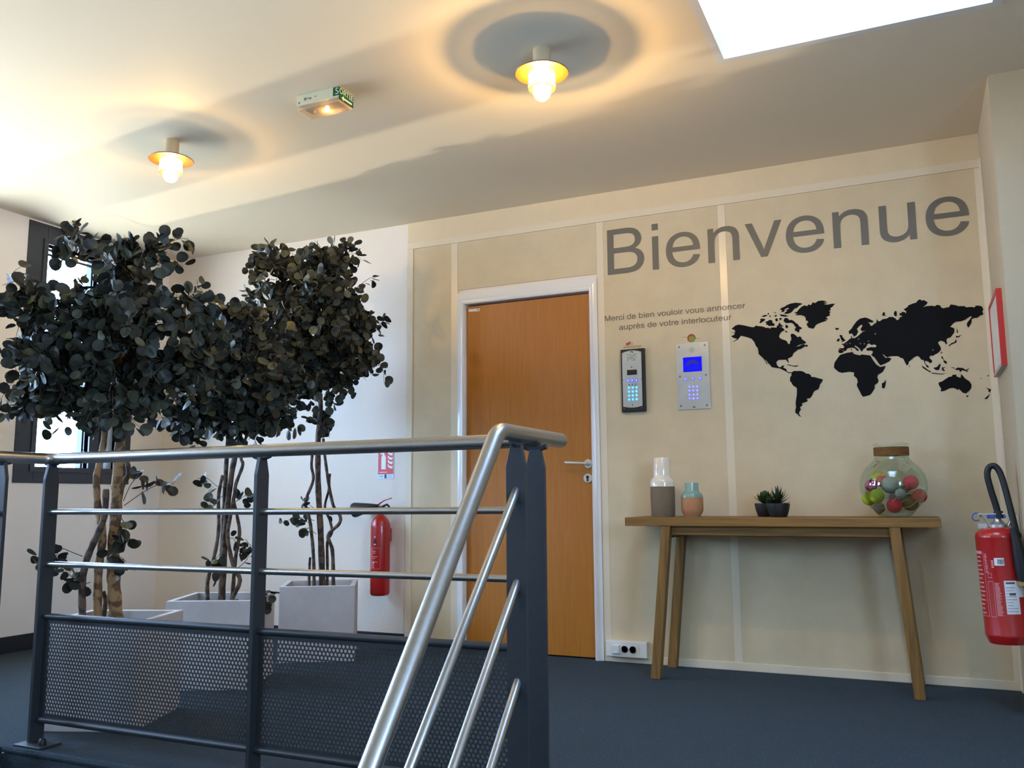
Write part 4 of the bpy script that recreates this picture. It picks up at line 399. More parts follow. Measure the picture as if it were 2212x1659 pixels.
M_frost = mat('frosted_glass', (196,212,228), .5)
M_frost.node_tree.nodes['Principled BSDF'].inputs['Transmission Weight'].default_value = .25
def left_wall():
    m = MB(); T = .28; x0, x1 = XL-T, XL
    wins = [(-1.136, -.28), (-2.88, -1.44), (-5.3, -3.8)]; z0, z1 = .99, 2.615
    m.box(x0, x1, -6.4, .2, -.3, z0); m.box(x0, x1, -6.4, .2, z1, H+.2)
    ys = [.2]+[q for a, b in wins for q in (b, a)]+[-6.4]
    for i in range(0, len(ys), 2): m.box(x0, x1, ys[i+1], ys[i], z0, z1)
    wl = m.build('wall_left', M_leftwall); tag(wl, 'pale lavender-white left wall with the windows', 'wall', kind='structure')
    b = MB().rbox(XL, XL+.012, -6.2, 0, 0, .094, .003).build('baseboard_left', M_black); tag(b, 'black baseboard along the left wall under the window', 'baseboard', kind='structure')
    labels = ['dark grey framed window behind the nearest tree', 'dark grey framed window left of the picture edge', 'added unseen dark grey framed window beside the half landing']  # the third window is unseen, added to let more daylight into the room
    for i, (a, b_) in enumerate(wins):
        wn = thing('window_%d' % (i+1), labels[i], 'window', (XL, (a+b_)/2, z0), kind='structure'); O = wn.location
        fx0, fx1 = XL-.11, XL+.004
        if i == 0: panes = [(-1.0, -.62, 1.09, 2.49), (-.505, -.40, 1.09, 2.49)]
        else: panes = [(a+.13, b_-.13, 1.09, 2.49)]
        fr = MB(); e = [a]+[q for p in panes for q in p[:2]]+[b_]
        for j in range(0, len(e), 2): fr.rbox(fx0, fx1, e[j], e[j+1], z0, z1, .004)
        for p in panes: fr.box(fx0, fx1, p[0], p[1], z0, p[2]); fr.box(fx0, fx1, p[0], p[1], p[3], z1)
        fr.build('window_frame', M_anth, wn, O)
        for p in panes:
            sa = MB(); t = .022
            sa.box(XL-.06, XL+.012, p[0]-.03, p[0]+t*0, p[2]-.03, p[3]+.03); sa.box(XL-.06, XL+.012, p[1], p[1]+.03, p[2]-.03, p[3]+.03)
            sa.box(XL-.06, XL+.012, p[0], p[1], p[2]-.03, p[2]); sa.box(XL-.06, XL+.012, p[0], p[1], p[3], p[3]+.03)
            so = sa.build('sash', M_anth, wn, O)
            MB().box(XL-.045, XL-.035, p[0], p[1], p[2], p[3]).build('pane', M_frost if (i == 0 and p[0] > -.6) else M_pane, so, O)
        if i == 0:
            sl = MB()
            for q in range(2): sl.box(XL-.034, XL-.02, -1.0, -.62, 2.455-.03*q, 2.470-.03*q)
            sl.build('blind_slats', M_anth, wn, O)
left_wall()

def right_wall():
    m = MB(); m.box(.377, 1.7, -.66, 0, 0, H); a0, a1, c0, c1 = -5.0, -3.4, .95, 2.15; m.box(1.5, 1.7, -6.4, a0, -1.2, H); m.box(1.5, 1.7, a1, -.66, -1.2, H); m.box(1.5, 1.7, a0, a1, -1.2, c0); m.box(1.5, 1.7, a0, a1, c1, H)
    wn = thing('window_5', 'added unseen window in the right wall behind the viewer', 'window', (1.6, (a0+a1)/2, c0), kind='structure'); O = wn.location  # unseen window, added to bring daylight onto the left wall
    fr = MB(); fr.box(1.56, 1.62, a0, a0+.07, c0, c1); fr.box(1.56, 1.62, a1-.07, a1, c0, c1); fr.box(1.56, 1.62, a0+.07, a1-.07, c0, c0+.07); fr.box(1.56, 1.62, a0+.07, a1-.07, c1-.07, c1)
    fr.build('window_frame', M_anth, wn, O); MB().box(1.586, 1.594, a0+.07, a1-.07, c0+.07, c1-.07).build('pane', M_pane, wn, O)
    w_ = m.build('wall_right', mat('right_wall_paint', (188,172,142), .7, bump=.3, bscale=200)); tag(w_, 'white projecting wall pier at the right edge', 'wall', kind='structure')
    t = MB().rbox(.377-.006, .377, -.06, -.004, 0, 2.49, .002).build('trim_1', M_strip); tag(t, 'white cover strip in the corner beside the pier', 'trim', kind='structure')
    b = MB().rbox(.372, 1.5, -.672, -.66, 0, .07, .003).build('baseboard_right', M_black); tag(b, 'black baseboard at the foot of the right pier', 'baseboard', kind='structure')
    f = MB().box(XL-.3, 1.7, -6.6, -6.4, -1.2, H)
    f = f.build('wall_front', M_paper); tag(f, 'plain wall behind the viewer', 'wall', kind='structure')
    g = MB().box(-70, -5.4, -50, 50, -12.2, -12).build('ground_outside', mat('pale_paving', (222,204,172), .9)); tag(g, 'pale paved yard outside the windows', 'ground', kind='structure')
right_wall()

# ------------------------------------------------------------------ railings
RY = -2.36
def plate_post(name, par, O, x, y, wide_x, z0=0.0, wdt=.058, thk=.014, zt=.957, ztop=1.014, base=True):
    """flat steel bar with a tapered top; wide_x = True: wide face looks along y"""
    h = wdt/2; out = [(-h, z0), (h, z0), (h, zt), (.016, ztop), (-.016, ztop), (-h, zt)]
    F = Matrix.Translation((x, y, 0)) @ (Matrix.Identity(4) if wide_x else Matrix.Rotation(pi/2, 4, 'Z'))
    p = MB().prism(out, -thk/2, thk/2, F).build(name, M_rail, par, O)
    md = p.modifiers.new('soft_edges', 'BEVEL'); md.width = .0012; md.segments = 2; md.limit_method = 'ANGLE'
    return p
def perforated(par, O, x0, x1, z0, z1, y):
    p, rw, R = .0147, .0129, .0053
    n = 12; vs = []; fs = []
    angs = [0, 22, 41.3, 65, 90, 115, 138.7, 158, 180, 202, 221.3, 245, 270, 295, 318.7, 338]
    tmpl = []
    for a in angs:
        c, s = cos(radians(a)), sin(radians(a)); t = min((p/2)/abs(c) if abs(c) > 1e-9 else 9, (rw/2)/abs(s) if abs(s) > 1e-9 else 9)
        tmpl.append((c*t, s*t, c*R, s*R))
    k = len(angs); rows = int((z1-z0)/rw); cols = int((x1-x0)/p)
    for r in range(rows):
        for c in range(cols - (r % 2)):
            cx = x0+(c+.5+(r % 2)*.5)*p; cz = z0+(r+.5)*rw; b = len(vs)
            for ox, oz, ix, iz in tmpl: vs.append((cx+ox, y, cz+oz))
            for ox, oz, ix, iz in tmpl: vs.append((cx+ix, y, cz+iz))
            for ox, oz, ix, iz in tmpl: vs.append((cx+ix, y+.0015, cz+iz))
            for j in range(k):
                j2 = (j+1) % k
                fs.append((b+j, b+j2, b+k+j2, b+k+j)); fs.append((b+k+j, b+k+j2, b+2*k+j2, b+2*k+j))
    # plain margins: the ragged ends of the odd rows and the edges of the sheet
    m = MB(); m.v = vs; m.f = fs
    for r in range(1, rows, 2):
        za, zb = z0+r*rw, z0+(r+1)*rw
        for xa, xb in ((x0, x0+p/2), (x0+(cols-.5)*p, x0+cols*p)): m.add([(xa,y,za),(xb,y,za),(xb,y,zb),(xa,y,zb)], [(0,1,2,3)])
    m.box(x0-.012, x0, y, y+.0015, z0-.012, z1+.012); m.box(x0+cols*p, x1+.012, y, y+.0015, z0-.012, z1+.012)
    m.box(x0, x0+cols*p, y, y+.0015, z0-.012, z0); m.box(x0, x0+cols*p, y, y+.0015, z0+rows*rw, z1+.02)
    me = bpy.data.meshes.new('perforated_panel'); me.from_pydata([(a-O[0], b-O[1], c-O[2]) for a, b, c in m.v], [], m.f); me.materials.append(M_rail)
    o = bpy.data.objects.new('perforated_panel', me); COL.objects.link(o); o.parent = par
    return o
def railings():
    g = thing('guard_railing', 'grey steel guard railing with perforated panels around the stairwell', 'railing', (-1.98, RY, 0)); O = g.location
    hr = MB(); hr.tube(fillet([(-.985, RY, 1.037), (-2.985, RY, 1.034), (-2.985, -4.2, 1.034)], .045), .0212, 20, round_end=True)
    hr.build('handrail', M_steel, g, O, smooth=40, label='brushed steel top handrail')
    posts = [(-2.98, RY, False), (-1.972, RY, False), (-.984, RY, True), (-2.985, -2.556, True)]
    for x, y, wx in posts:
        p = plate_post('post', g, O, x, y, wx)
        sd = MB(); zt = 1.014
        if abs(y-RY) < .01 and not wx or wx and x > -1.5: sd.tube(smooth_path([(x-.034, y, zt+.004), (x-.012, y, zt-.002), (x+.012, y, zt-.002), (x+.034, y, zt+.004)], 3), .008, 8)
        else: sd.tube(smooth_path([(x, y-.034, zt+.004), (x, y-.012, zt-.002), (x, y+.012, zt-.002), (x, y+.034, zt+.004)], 3), .008, 8)
        sd.build('saddle', M_rail, p, O, smooth=40)
        bp = MB()
        if x < -2.9 and y > -2.4: bp.rbox(-3.012, -2.872, -2.425, -2.335, 0, .009, .002)
        elif not wx: bp.rbox(x-.06, x+.075, y-.05, y+.05, 0, .009, .002)
        elif x > -1.5: bp.rbox(x-.05, x+.05, y-.045, y+.04, 0, .009, .002)
        else: bp.rbox(x-.05, x+.045, y-.05, y+.05, 0, .009, .002)
        bp.build('base_plate', M_rail, p, O)
        bx = (-2.902, -2.392) if (x < -2.9 and y > -2.4) else (x+.035, y+(.028 if wx else 0))
        MB().lathe([(.014, 0), (.014, .008), (.0125, .018), (.008, .023), (0, .0245)], bx[0], bx[1], 16, .009).build('bolt', M_blackp, p, O, smooth=50)
    for xa, xb in ((-2.974, -1.979), (-1.965, -1.011)):
        for z in (.835, .642):
            MB().cyl((xa, RY, z), (xb, RY, z+(.003 if xa > -2 else 0)), .0108, 14).build('crossbar', M_steel, g, O, smooth=40, label='thin brushed steel bar')
        MB().cyl((xa, RY, .452), (xb, RY, .456), .0118, 14).build('panel_bar', M_rail, g, O, smooth=40)
        MB().cyl((xa, RY, .085), (xb, RY, .085), .0118, 14).build('panel_bar', M_rail, g, O, smooth=40)
        perforated(g, O, xa+.016, xb-.014, .107, .437, RY-.0008)
    for z in (.835, .642, .452, .085):
        MB().cyl((-2.985, -2.563, z), (-2.985, -4.2, z), .0108, 12).build('crossbar', M_steel, g, O, smooth=40)
    # handrail and bars of the steps, on their own end post
    s = thing('stair_railing', 'sloping brushed steel stair handrail with three thin bars', 'railing', (-.98, -2.5, 0)); O = s.location
    hr = MB(); hr.tube(fillet([(-.98, -2.172, 1.046), (-.98, -2.618, 1.046), (-.98, -3.34, .186), (-.98, -4.0, .186)], .07, 9), .0222, 22, round_end=True)
    hr.build('handrail', M_steel, s, O, smooth=40)
    p = plate_post('post', s, O, -.98, -2.502, True, z0=-.0)
    MB().tube(smooth_path([(-.98, -2.536, 1.022), (-.98, -2.514, 1.016), (-.98, -2.49, 1.016), (-.98, -2.468, 1.022)], 3), .008, 8).build('saddle', M_rail, p, O, smooth=40)
    MB().rbox(-1.03, -.93, -2.55, -2.452, 0, .009, .002).build('base_plate', M_rail, p, O)
    for z in (.896, .652, .398):
        y0 = -2.5; MB().tube([(-.98, y0-.0, z), (-.98, y0-.84, z-.84*1.05)], .0118, 16, round_end=True).build('crossbar', M_steel, s, O, smooth=40)
railings()
# ------------------------------------------------------------------ eucalyptus trees in cube planters
def leaf_mesh(seed, wide):
    r = random.Random(seed); n = 11; vs = [(.5, 0, -.03)]
    for k in range(n):
        a = 2*pi*k/n; x = .5-.5*cos(a); y = wide*.5*sin(a)*(1.05-.12*cos(a))
        vs.append((x, y, .10*(abs(y)*2)**2+.06*(x-.5)**2+r.uniform(-.015, .015)))
    fs = [(0, 1+k, 1+(k+1) % n) for k in range(n)]
    b = len(vs); vs += [(-.28, -.012, .03), (-.28, .012, .03), (.02, .012, 0), (.02, -.012, 0)]; fs.append((b, b+1, b+2, b+3))
    return vs, fs
LEAF_SHAPES = [leaf_mesh(i, w_) for i, w_ in enumerate((.98, .9, 1.02, .8))]
LEAF_MESHES = []
for vs, fs in LEAF_SHAPES:
    me = bpy.data.meshes.new('leaf'); me.from_pydata(vs, [], fs); me.materials.append(M_leaf); LEAF_MESHES.append(me)
CAMR = SC.camera.matrix_world.to_3x3().inverted()
def screen(p):
    q = CAMR @ (Vector(p)-CAM); return (1106+1893.4*q.x/-q.z, 829.5-1893.4*q.y/-q.z, -q.z)
def rvec(r): 
    while True:
        v = Vector((r.uniform(-1,1), r.uniform(-1,1), r.uniform(-1,1)))
        if .05 < v.length < 1: return v.normalized()
def tree(i, cx, cy, ang, side, hh, label):
    r = random.Random(40+i)
    t = thing('potted_eucalyptus', label, 'potted tree', (cx, cy, 0), 'potted eucalyptus trees by the window'); O = t.location
    # planter: hollow cube with a flat rim
    F = Matrix.Translation((cx, cy, 0)) @ Matrix.Rotation(ang, 4, 'Z'); h = side/2; w_ = .028
    pm = MB(); q = lambda a: [(-a,-a),(a,-a),(a,a),(-a,a)]
    vs = [F @ Vector((x, y, z)) for a, z in ((h, 0), (h, hh), (h-w_, hh), (h-w_-.004, hh-.06)) for x, y in q(a)]
    fs = [(3,2,1,0)]+[(l*4+k, l*4+(k+1) % 4, l*4+4+(k+1) % 4, l*4+4+k) for l in range(3) for k in range(4)]+[(12,13,14,15)]
    pm.add(vs, fs); pl = pm.build('planter', M_conc, t, O, label='grey fibre cement cube planter')
    bv = pl.modifiers.new('soft_edges', 'BEVEL'); bv.width = .003; bv.segments = 2; bv.limit_method = 'ANGLE'
    mu = MB()
    for _ in range(420):
        x, y = r.uniform(-h+w_+.02, h-w_-.02), r.uniform(-h+w_+.02, h-w_-.02); s = r.uniform(.008, .02)
        M = F @ Matrix.Translation((x, y, hh-.058+r.uniform(0, .016))) @ rvec(r).to_track_quat('Z', 'Y').to_matrix().to_4x4() @ Matrix.Diagonal((s, s*.6, s*.35, 1))
        mu.box(-1, 1, -1, 1, -1, 1, M)
    mu.build('bark_mulch', M_mulch, pl, O, kind='stuff')
    for j, (pts, ra, rb) in enumerate(STEMS[i]):
        P = [Vector(p) for p in pts]
        if P[0].z > .345: P.insert(0, Vector((P[0].x, P[0].y, .345)))
        if j == 4 and i == 0: P = P[1:]
        sp = smooth_path(P, 6); m = len(sp)
        rad = [(ra+(rb-ra)*k/(m-1))*(1+.07*sin(k*1.7+j)) for k in range(m)]
        MB().tube(sp, 0, 10, radii=rad).build('trunk' if j == 0 else 'stem', M_bark1 if (i == 0 and j < 2) else M_bark2, t, O, smooth=60)
    tw = MB(); L = []
    def leaves_along(path, n, start, size, hub):
        m = len(path)
        for k in range(n):
            u = start+(1-start)*(k+.5*r.random())/n; a = min(int(u*(m-1)), m-2); p = path[a].lerp(path[a+1], u*(m-1)-a); tan = (path[a+1]-path[a]).normalized()
            sd = tan.cross(rvec(r)).normalized(); X = (sd*(1 if k % 2 else -1)*.9+tan*.5+Vector((0,0,-.15))).normalized()
            out = (p-hub).normalized() if (p-hub).length > 1e-4 else rvec(r)
            N = (rvec(r)*1.0+out*.5+Vector((0,0,.25))+(CAM-p).normalized()*.35); N = (N-X*N.dot(X)).normalized(); Y = N.cross(X)
            s = size*r.uniform(.72, 1.15); q = p+X*.012
            L.append((Matrix(((X.x*s,Y.x*s,N.x*s,q.x),(X.y*s,Y.y*s,N.y*s,q.y),(X.z*s,Y.z*s,N.z*s,q.z),(0,0,0,1))), r.randrange(4), X, N, s))
    size = .050
    for c, lr in LOBES[i]:
        c = Vector(c); nt_ = max(4, int(DENS[i]*(lr/.16)**2))
        for _ in range(nt_):
            d = rvec(r); a = c+rvec(r)*lr*.25; e = c+d*lr*r.uniform(.75, 1.0); mid = (a+e)/2+rvec(r)*lr*.15+Vector((0,0,.03))
            path = smooth_path([a, mid, e], 3); tw.tube(path, .0016, 4, False, .0008)
            leaves_along(path, r.randint(7, 10), .15, size, c)
    for pts, n in SPRIGS[i]:
        P = [Vector(p)+rvec(r)*.004 for p in pts]; path = smooth_path(P, 4); tw.tube(path, .0019, 5, False, .0009)
        leaves_along(path, max(3, int(n*1.25)), .25, size*.95, P[0])
    tw.build('twigs', M_twig, t, O, kind='stuff')
    cells = {}
    for k, (M, sh, X, N, s) in enumerate(L):
        c = M @ Vector((.5, 0, 0)); sx, sy, dz = screen(c); key = (int(sx//11), int(sy//11))
        face = abs(N.dot((CAM-c).normalized()))
        if 0 <= sx <= 2212 and (key not in cells or dz < cells[key][0]): cells[key] = (dz, k, face*s/dz)
    best = sorted(cells.values(), key=lambda q: -q[2])[:300]; pick = {q[1] for q in best}
    TI = Matrix.Translation(-O)
    st = MB()
    for k, (M, sh, X, N, s) in enumerate(L):
        if k in pick:
            o = bpy.data.objects.new('leaf', LEAF_MESHES[sh]); COL.objects.link(o); o.parent = t; o.matrix_basis = TI @ M
        else:
            vs, fs = LEAF_SHAPES[sh]; st.add([M @ Vector(v) for v in vs], fs)
    me = bpy.data.meshes.new('foliage'); me.from_pydata([(a-O.x, b-O.y, c-O.z) for a, b, c in st.v], [], st.f); me.materials.append(M_leaf)
    fo = bpy.data.objects.new('foliage', me); COL.objects.link(fo); fo.parent = t; fo['kind'] = 'stuff'
DENS = (19, 21, 21)
tree(0, -3.030, -1.996, .364, .408, .407, 'bushy eucalyptus in a grey cube planter nearest the stairwell railing corner')
tree(1, -3.140, -1.248, .445, .408, .407, 'eucalyptus in the middle one of the three grey cube planters')
tree(2, -3.135, -.472, .563, .408, .405, 'slim tall-crowned eucalyptus in the grey planter beside the small red extinguisher')

# ------------------------------------------------------------------ ceiling lamps and exit light
M_glow = bpy.data.materials.new('lit_glass'); M_glow.use_nodes = True
def _glow():
    nt = M_glow.node_tree; nt.nodes.clear(); o = nt.nodes.new('ShaderNodeOutputMaterial'); a = nt.nodes.new('ShaderNodeAddShader'); e = nt.nodes.new('ShaderNodeEmission'); t = nt.nodes.new('ShaderNodeBsdfTransparent')
    e.inputs[0].default_value = (1, .72, .34, 1); e.inputs[1].default_value = 2.0; t.inputs[0].default_value = (.9,.9,.9,1)
    nt.links.new(e.outputs[0], a.inputs[0]); nt.links.new(t.outputs[0], a.inputs[1]); nt.links.new(a.outputs[0], o.inputs[0])
_glow()
M_lampmetal = mat('lamp_lacquer', (200,178,140), .35); M_disc = mat('lamp_disc_brass', (112,72,32), .4, metal=.6); M_brass = mat('lamp_ring', (206,170,110), .35, metal=.3)
def ceiling_lamp(cx, cy, label, watt):
    t = thing('ceiling_lamp', label, 'ceiling lamp', (cx, cy, H), 'ceiling lamps'); O = t.location
    MB().lathe([(0,0),(.034,0),(.034,-.085),(.030,-.092),(0,-.092)], cx, cy, 28, H).build('mount', M_lampmetal, t, O, smooth=40)
    MB().lathe([(.020,-.086),(.060,-.088),(.100,-.095),(.1055,-.099),(.104,-.1015),(.058,-.092),(.020,-.090)], cx, cy, 48, H, close=True).build('reflector', M_disc, t, O, smooth=40)
    pr = [(.040,-.096)]
    for k in range(3): pr += [(.050,-.101-.021*k),(.0535,-.108-.021*k),(.0535,-.113-.021*k),(.047,-.119-.021*k)]
    pr += [(.036,-.162)]
    MB().lathe(pr, cx, cy, 32, H, close=True).build('ribbed_glass', M_glow, t, O, smooth=60)
    MB().lathe([(.037,-.160),(.053,-.163),(.053,-.1655),(.037,-.1625)], cx, cy, 36, H, close=True).build('ring', M_brass, t, O, smooth=40)
    MB().lathe([(.035,-.163),(.036,-.178),(.030,-.196),(.018,-.208),(0,-.212)], cx, cy, 28, H).build('bulb_dome', M_glow, t, O, smooth=60)
    for dz, e in ((-.136, watt*.9), (-.163, watt*.1)):
        l = lamp('bulb_light', 'POINT', (cx, cy, H+dz), e, (1.0, .60, .17), shadow_soft_size=.006)
LAMP_W = 17.0
ceiling_lamp(-1.238, -1.662, 'lit round ceiling lamp above the door side, inside a big ring shadow', LAMP_W)
ceiling_lamp(-3.215, -1.628, 'lit round ceiling lamp above the trees near the window', LAMP_W*.5)

def place_text(s, x0, x1, z0, z1, F, dep, m, par, name='letter', track=0.0):
    obs = wall_text(s, x0, x1, z0, z1, 0, dep, m, par, (0,0,0), name, track)
    for o in obs: o.data.transform(F)
    return obs
def exit_sign():
    x0, x1, y0, y1, z0 = -2.357, -2.135, -1.755, -1.650, 2.570
    t = thing('exit_sign', 'white emergency exit light with green SORTIE label on the ceiling', 'exit sign', ((x0+x1)/2, (y0+y1)/2, H)); O = t.location
    MB().rbox(x0, x1, y0, y1, z0+.006, H, .003).build('housing', mat('exit_housing', (218,208,172), .4), t, O)
    ml = bpy.data.materials.new('lens'); ml.use_nodes = True; b = ml.node_tree.nodes['Principled BSDF']; b.inputs['Base Color'].default_value = (.72,.55,.34,1); b.inputs['Roughness'].default_value = .15; b.inputs['Alpha'].default_value = .55
    MB().rbox(x0+.002, x1-.002, y0+.002, y1-.002, z0-.016, z0+.006, .008).build('lens', ml, t, O, label='clear bottom lens')
    mb_ = mat('lit_bulb', (255,190,90), .5, emit=(1,.6,.2), estr=14)
    MB().sphere((-2.235, -1.70, z0-.004), .009, 14, 8).build('bulb', mb_, t, O, smooth=60)
    for x in (-2.30, -2.175): MB().sphere((x, -1.70, z0-.008), .0045, 10, 6).build('small_bulb', mat('indicator', (240,225,205), .2), t, O, smooth=60)
    lamp('exit_bulb_light', 'POINT', (-2.235, -1.70, z0-.022), .25, (1,.55,.2), shadow_soft_size=.01)
    gm = mat('sign_green', (20,84,40), .4); wm_ = mat('sign_white', (232,238,228), .4)
    gl = MB().box(x1-.030, x1+.001, y0-.001, y0, z0+.012, H-.004); gl.box(x1, x1+.001, y0, y1, z0-.004, H-.004)
    g = gl.build('green_label', gm, t, O)
    place_text('S', x1-.0165, x1-.001, z0+.019, H-.009, Matrix.Translation(Vector((0, y0-.001, 0))-O), .0006, wm_, t)
    place_text('ORTIE', y0+.004, y1-.004, z0+.024, H-.008, Matrix.Translation(Vector((x1+.001, 0, 0))-O) @ Matrix.Rotation(pi/2, 4, 'Z'), .0006, wm_, t)
    zc = z0+.0085
    ar = MB().prism([(y0+.018,zc),(y0+.034,zc+.011),(y0+.034,zc+.004),(y1-.012,zc+.004),(y1-.012,zc-.004),(y0+.034,zc-.004),(y0+.034,zc-.011)], -.0008, 0, Matrix.Translation((x1+.001,0,0)) @ Matrix.Rotation(pi/2, 4, 'Z'))
    ar.build('arrow', wm_, t, O)
    pm = MB()
    for xa, xb, za, zb in ((-2.318,-2.306,2.594,2.606),(-2.302,-2.296,2.597,2.604),(-2.291,-2.279,2.594,2.602),(-2.262,-2.252,2.600,2.603),(-2.348,-2.340,2.583,2.593)): pm.box(xa, xb, y0-.0006, y0, za, zb)
    pm.build('print', mat('print_grey', (120,118,100), .5), t, O)
exit_sign()

# ------------------------------------------------------------------ wall lettering and map
def lettering():
    t = thing('wall_lettering', 'large grey word Bienvenue cut in vinyl across the wall panels', 'lettering', (-.61, 0, 2.132))
    wall_text('Bienvenue', -1.527, .311, 2.134, 2.397, -.0076, .0006, M_letter, t, t.location)
    t = thing('wall_lettering', 'small upper line of grey text asking visitors to announce themselves', 'lettering', (-1.16, 0, 1.868))
    wall_text('Merci de bien vouloir vous annoncer', -1.551, -.768, 1.868, 1.899, -.0076, .0005, M_letter2, t, t.location)
    t = thing('wall_lettering', 'small lower line of grey text ending in the word interlocuteur', 'lettering', (-1.16, 0, 1.81))
    wall_text('auprès de votre interlocuteur', -1.467, -.842, 1.811, 1.842, -.0076, .0005, M_letter2, t, t.location)
lettering()
def world_map():
    t = thing('world_map_decal', 'black vinyl world map stuck on the wall above the table', 'wall decal', (-.2, 0, 1.6)); O = t.location
    for L in LANDS:
        MB().prism([(a/1000, b/1000) for a, b in L], -.0078, -.0070).build('landmass', M_map, t, O)
    pr, pg = mat('pin_red', (120,40,36), .4), mat('pin_grey', (92,88,84), .4)
    for (a, b), c in PINS: MB().lathe([(0,0),(.0042,0),(.0042,.0022),(.003,.003),(0,.003)], 0, 0, 12, M=Matrix.Translation((a/1000, -.0078, b/1000)) @ Matrix.Rotation(pi/2, 4, 'X')).build('pin', pr if c else pg, t, O)
world_map()

# ------------------------------------------------------------------ intercoms, logos, socket box
Rw = lambda x, y, z: Matrix.Translation((x, y, z)) @ Matrix.Rotation(pi/2, 4, 'X')      # lathe axis out of the wall
def intercoms():
    Mplate = mat('intercom_steel', (186,190,188), .38, metal=.75, noise=.08, nscale=16); Mdisp = mat('display_dark', (16,20,18), .2)
    kb = mat('key_blue', (50,60,200), .3, emit=(.06,.10,1), estr=.75); kc = mat('key_cyan', (70,160,210), .3, emit=(.03,.36,.8), estr=.8); kv = mat('key_violet', (110,115,215), .3, emit=(.16,.17,.95), estr=.55); wh = mat('key_glyph', (240,246,255), .3, emit=(.9,.95,1), estr=.45)
    hole = mat('hole_dark', (70,74,74), .6); scr = mat('screw', (120,122,120), .35, metal=.8)
    def key(par, O, x, z, r, m, y, glyph):
        k = MB().lathe([(0,0),(r,0),(r,.003),(r*.8,.0042),(0,.0042)], 0, 0, 14, M=Rw(x, y, z)).build('key', m, par, O, smooth=40)
        if glyph: 
            g = wall_text(glyph, x-r*.35, x+r*.35, z-r*.5, z+r*.5, y-.0042, .0004, wh, k, O, 'glyph')
        else: MB().cyl((x, y-.0042, z), (x, y-.0048, z), r*.3, 10).build('glyph', wh, k, O)
    # A: narrow black-framed entry phone
    t = thing('door_intercom', 'narrow black framed intercom with blue keys beside the door', 'intercom', (-1.389, 0, 1.343), 'wall intercoms'); O = t.location
    fr = MB(); fr.rbox(-1.457, -1.321, -.028, -.004, 1.343, 1.694, .003)
    fr.build('frame', M_blackp, t, O)
    n = 12; top = [(-1.447+.110*k/n, 1.674+.010*sin(pi*k/n)) for k in range(n+1)]; bot = [(-1.337-.110*k/n, 1.374-.008*sin(pi*k/n)) for k in range(n+1)]
    MB().prism(top+bot, -.032, -.027).build('faceplate', Mplate, t, O)
    d = MB()
    rr = random.Random(5)
    for a in range(7):
        for b in range(5):
            if rr.random() < .8: d.box(-1.416+a*.008, -1.4115+a*.008, -.0326, -.032, 1.628+b*.008, 1.6315+b*.008)
    d.box(-1.397, -1.389, -.0326, -.032, 1.588, 1.594)
    d.build('speaker_grille', hole, t, O, kind='stuff')
    MB().rbox(-1.420, -1.3635, -.0335, -.031, 1.5475, 1.5765, .001).build('display', Mdisp, t, O)
    for k in range(3): key(t, O, -1.415+.0245*k, 1.5155, .0088, kb, -.032, None)
    ic = MB()
    for k, x in enumerate((-1.409, -1.392, -1.374)): ic.cyl((x, -.032, 1.495), (x, -.0326, 1.495), .0026, 10); ic.prism([(x-.003,1.486),(x+.003,1.486),(x,1.494)], -.0326, -.032)
    ic.prism([(-1.4005,1.672),(-1.396,1.679),(-1.389,1.680),(-1.383,1.676),(-1.382,1.671),(-1.386,1.671),(-1.390,1.676),(-1.396,1.674)], -.0326, -.032); ic.box(-1.394,-1.391,-.0326,-.032,1.376,1.386)
    ic.build('icon', M_map, t, O)
    lab = '123456789*0#'
    for q in range(12):
        c = lab[q]; key(t, O, -1.411+.0215*(q % 3), 1.4765-.0218*(q//3), .0072, kc, -.032, c if c in GLYPHS else None)
    for x, z in ((-1.442,1.671),(-1.343,1.671),(-1.4425,1.52),(-1.341,1.521),(-1.442,1.3625),(-1.340,1.3625)): MB().cyl((x,-.027,z),(x,-.0335,z),.0028,10).build('screw', scr, t, O)
    # B: wide steel panel with blue screen
    t = thing('door_intercom', 'wide brushed steel intercom panel with a lit blue screen', 'intercom', (-1.058, 0, 1.342), 'wall intercoms'); O = t.location
    MB().rbox(-1.146, -.970, -.011, -.004, 1.342, 1.705, .0012).build('faceplate', Mplate, t, O)
    d = MB()
    for a in range(12):
        for b in range(4):
            an = 2*pi*a/12+b*.25; rad = .005+.0042*b; x, z = -1.060+rad*cos(an), 1.664+rad*sin(an); d.cyl((x,-.011,z),(x,-.0116,z),.0013,6)
    d.build('speaker_grille', hole, t, O, kind='stuff')
    ms = mat('lit_screen', (4,4,90), .6, emit=(.004,.004,1.0), estr=.5, spec=.1); md = mat('screen_dark', (16,20,120), .4, emit=(.004,.008,.35), estr=.25)
    sc_ = MB().box(-1.110, -1.009, -.0122, -.010, 1.546, 1.626).build('screen', ms, t, O)
    n = 14; arc = [(-1.0595+.036*cos(pi*k/n), 1.581+.029*sin(pi*k/n)) for k in range(n+1)]+[(-1.0595-.012, 1.582), (-1.0595-.010, 1.590), (-1.0595+.012, 1.590), (-1.0595+.014, 1.582)]
    MB().prism(arc, -.0128, -.0122).build('logo_dome', md, sc_, O)
    wall_text('CASTEL', -1.099, -1.020, 1.557, 1.574, -.0122, .0005, md, sc_, O)
    for k in range(3): key(t, O, -1.1005+.0405*k, 1.507, .0085, kb, -.011, None)
    for q in range(12):
        c = lab[q]; key(t, O, -1.080+.0212*(q % 3), 1.464-.0214*(q//3), .0068, kv, -.011, c if c in GLYPHS else None)
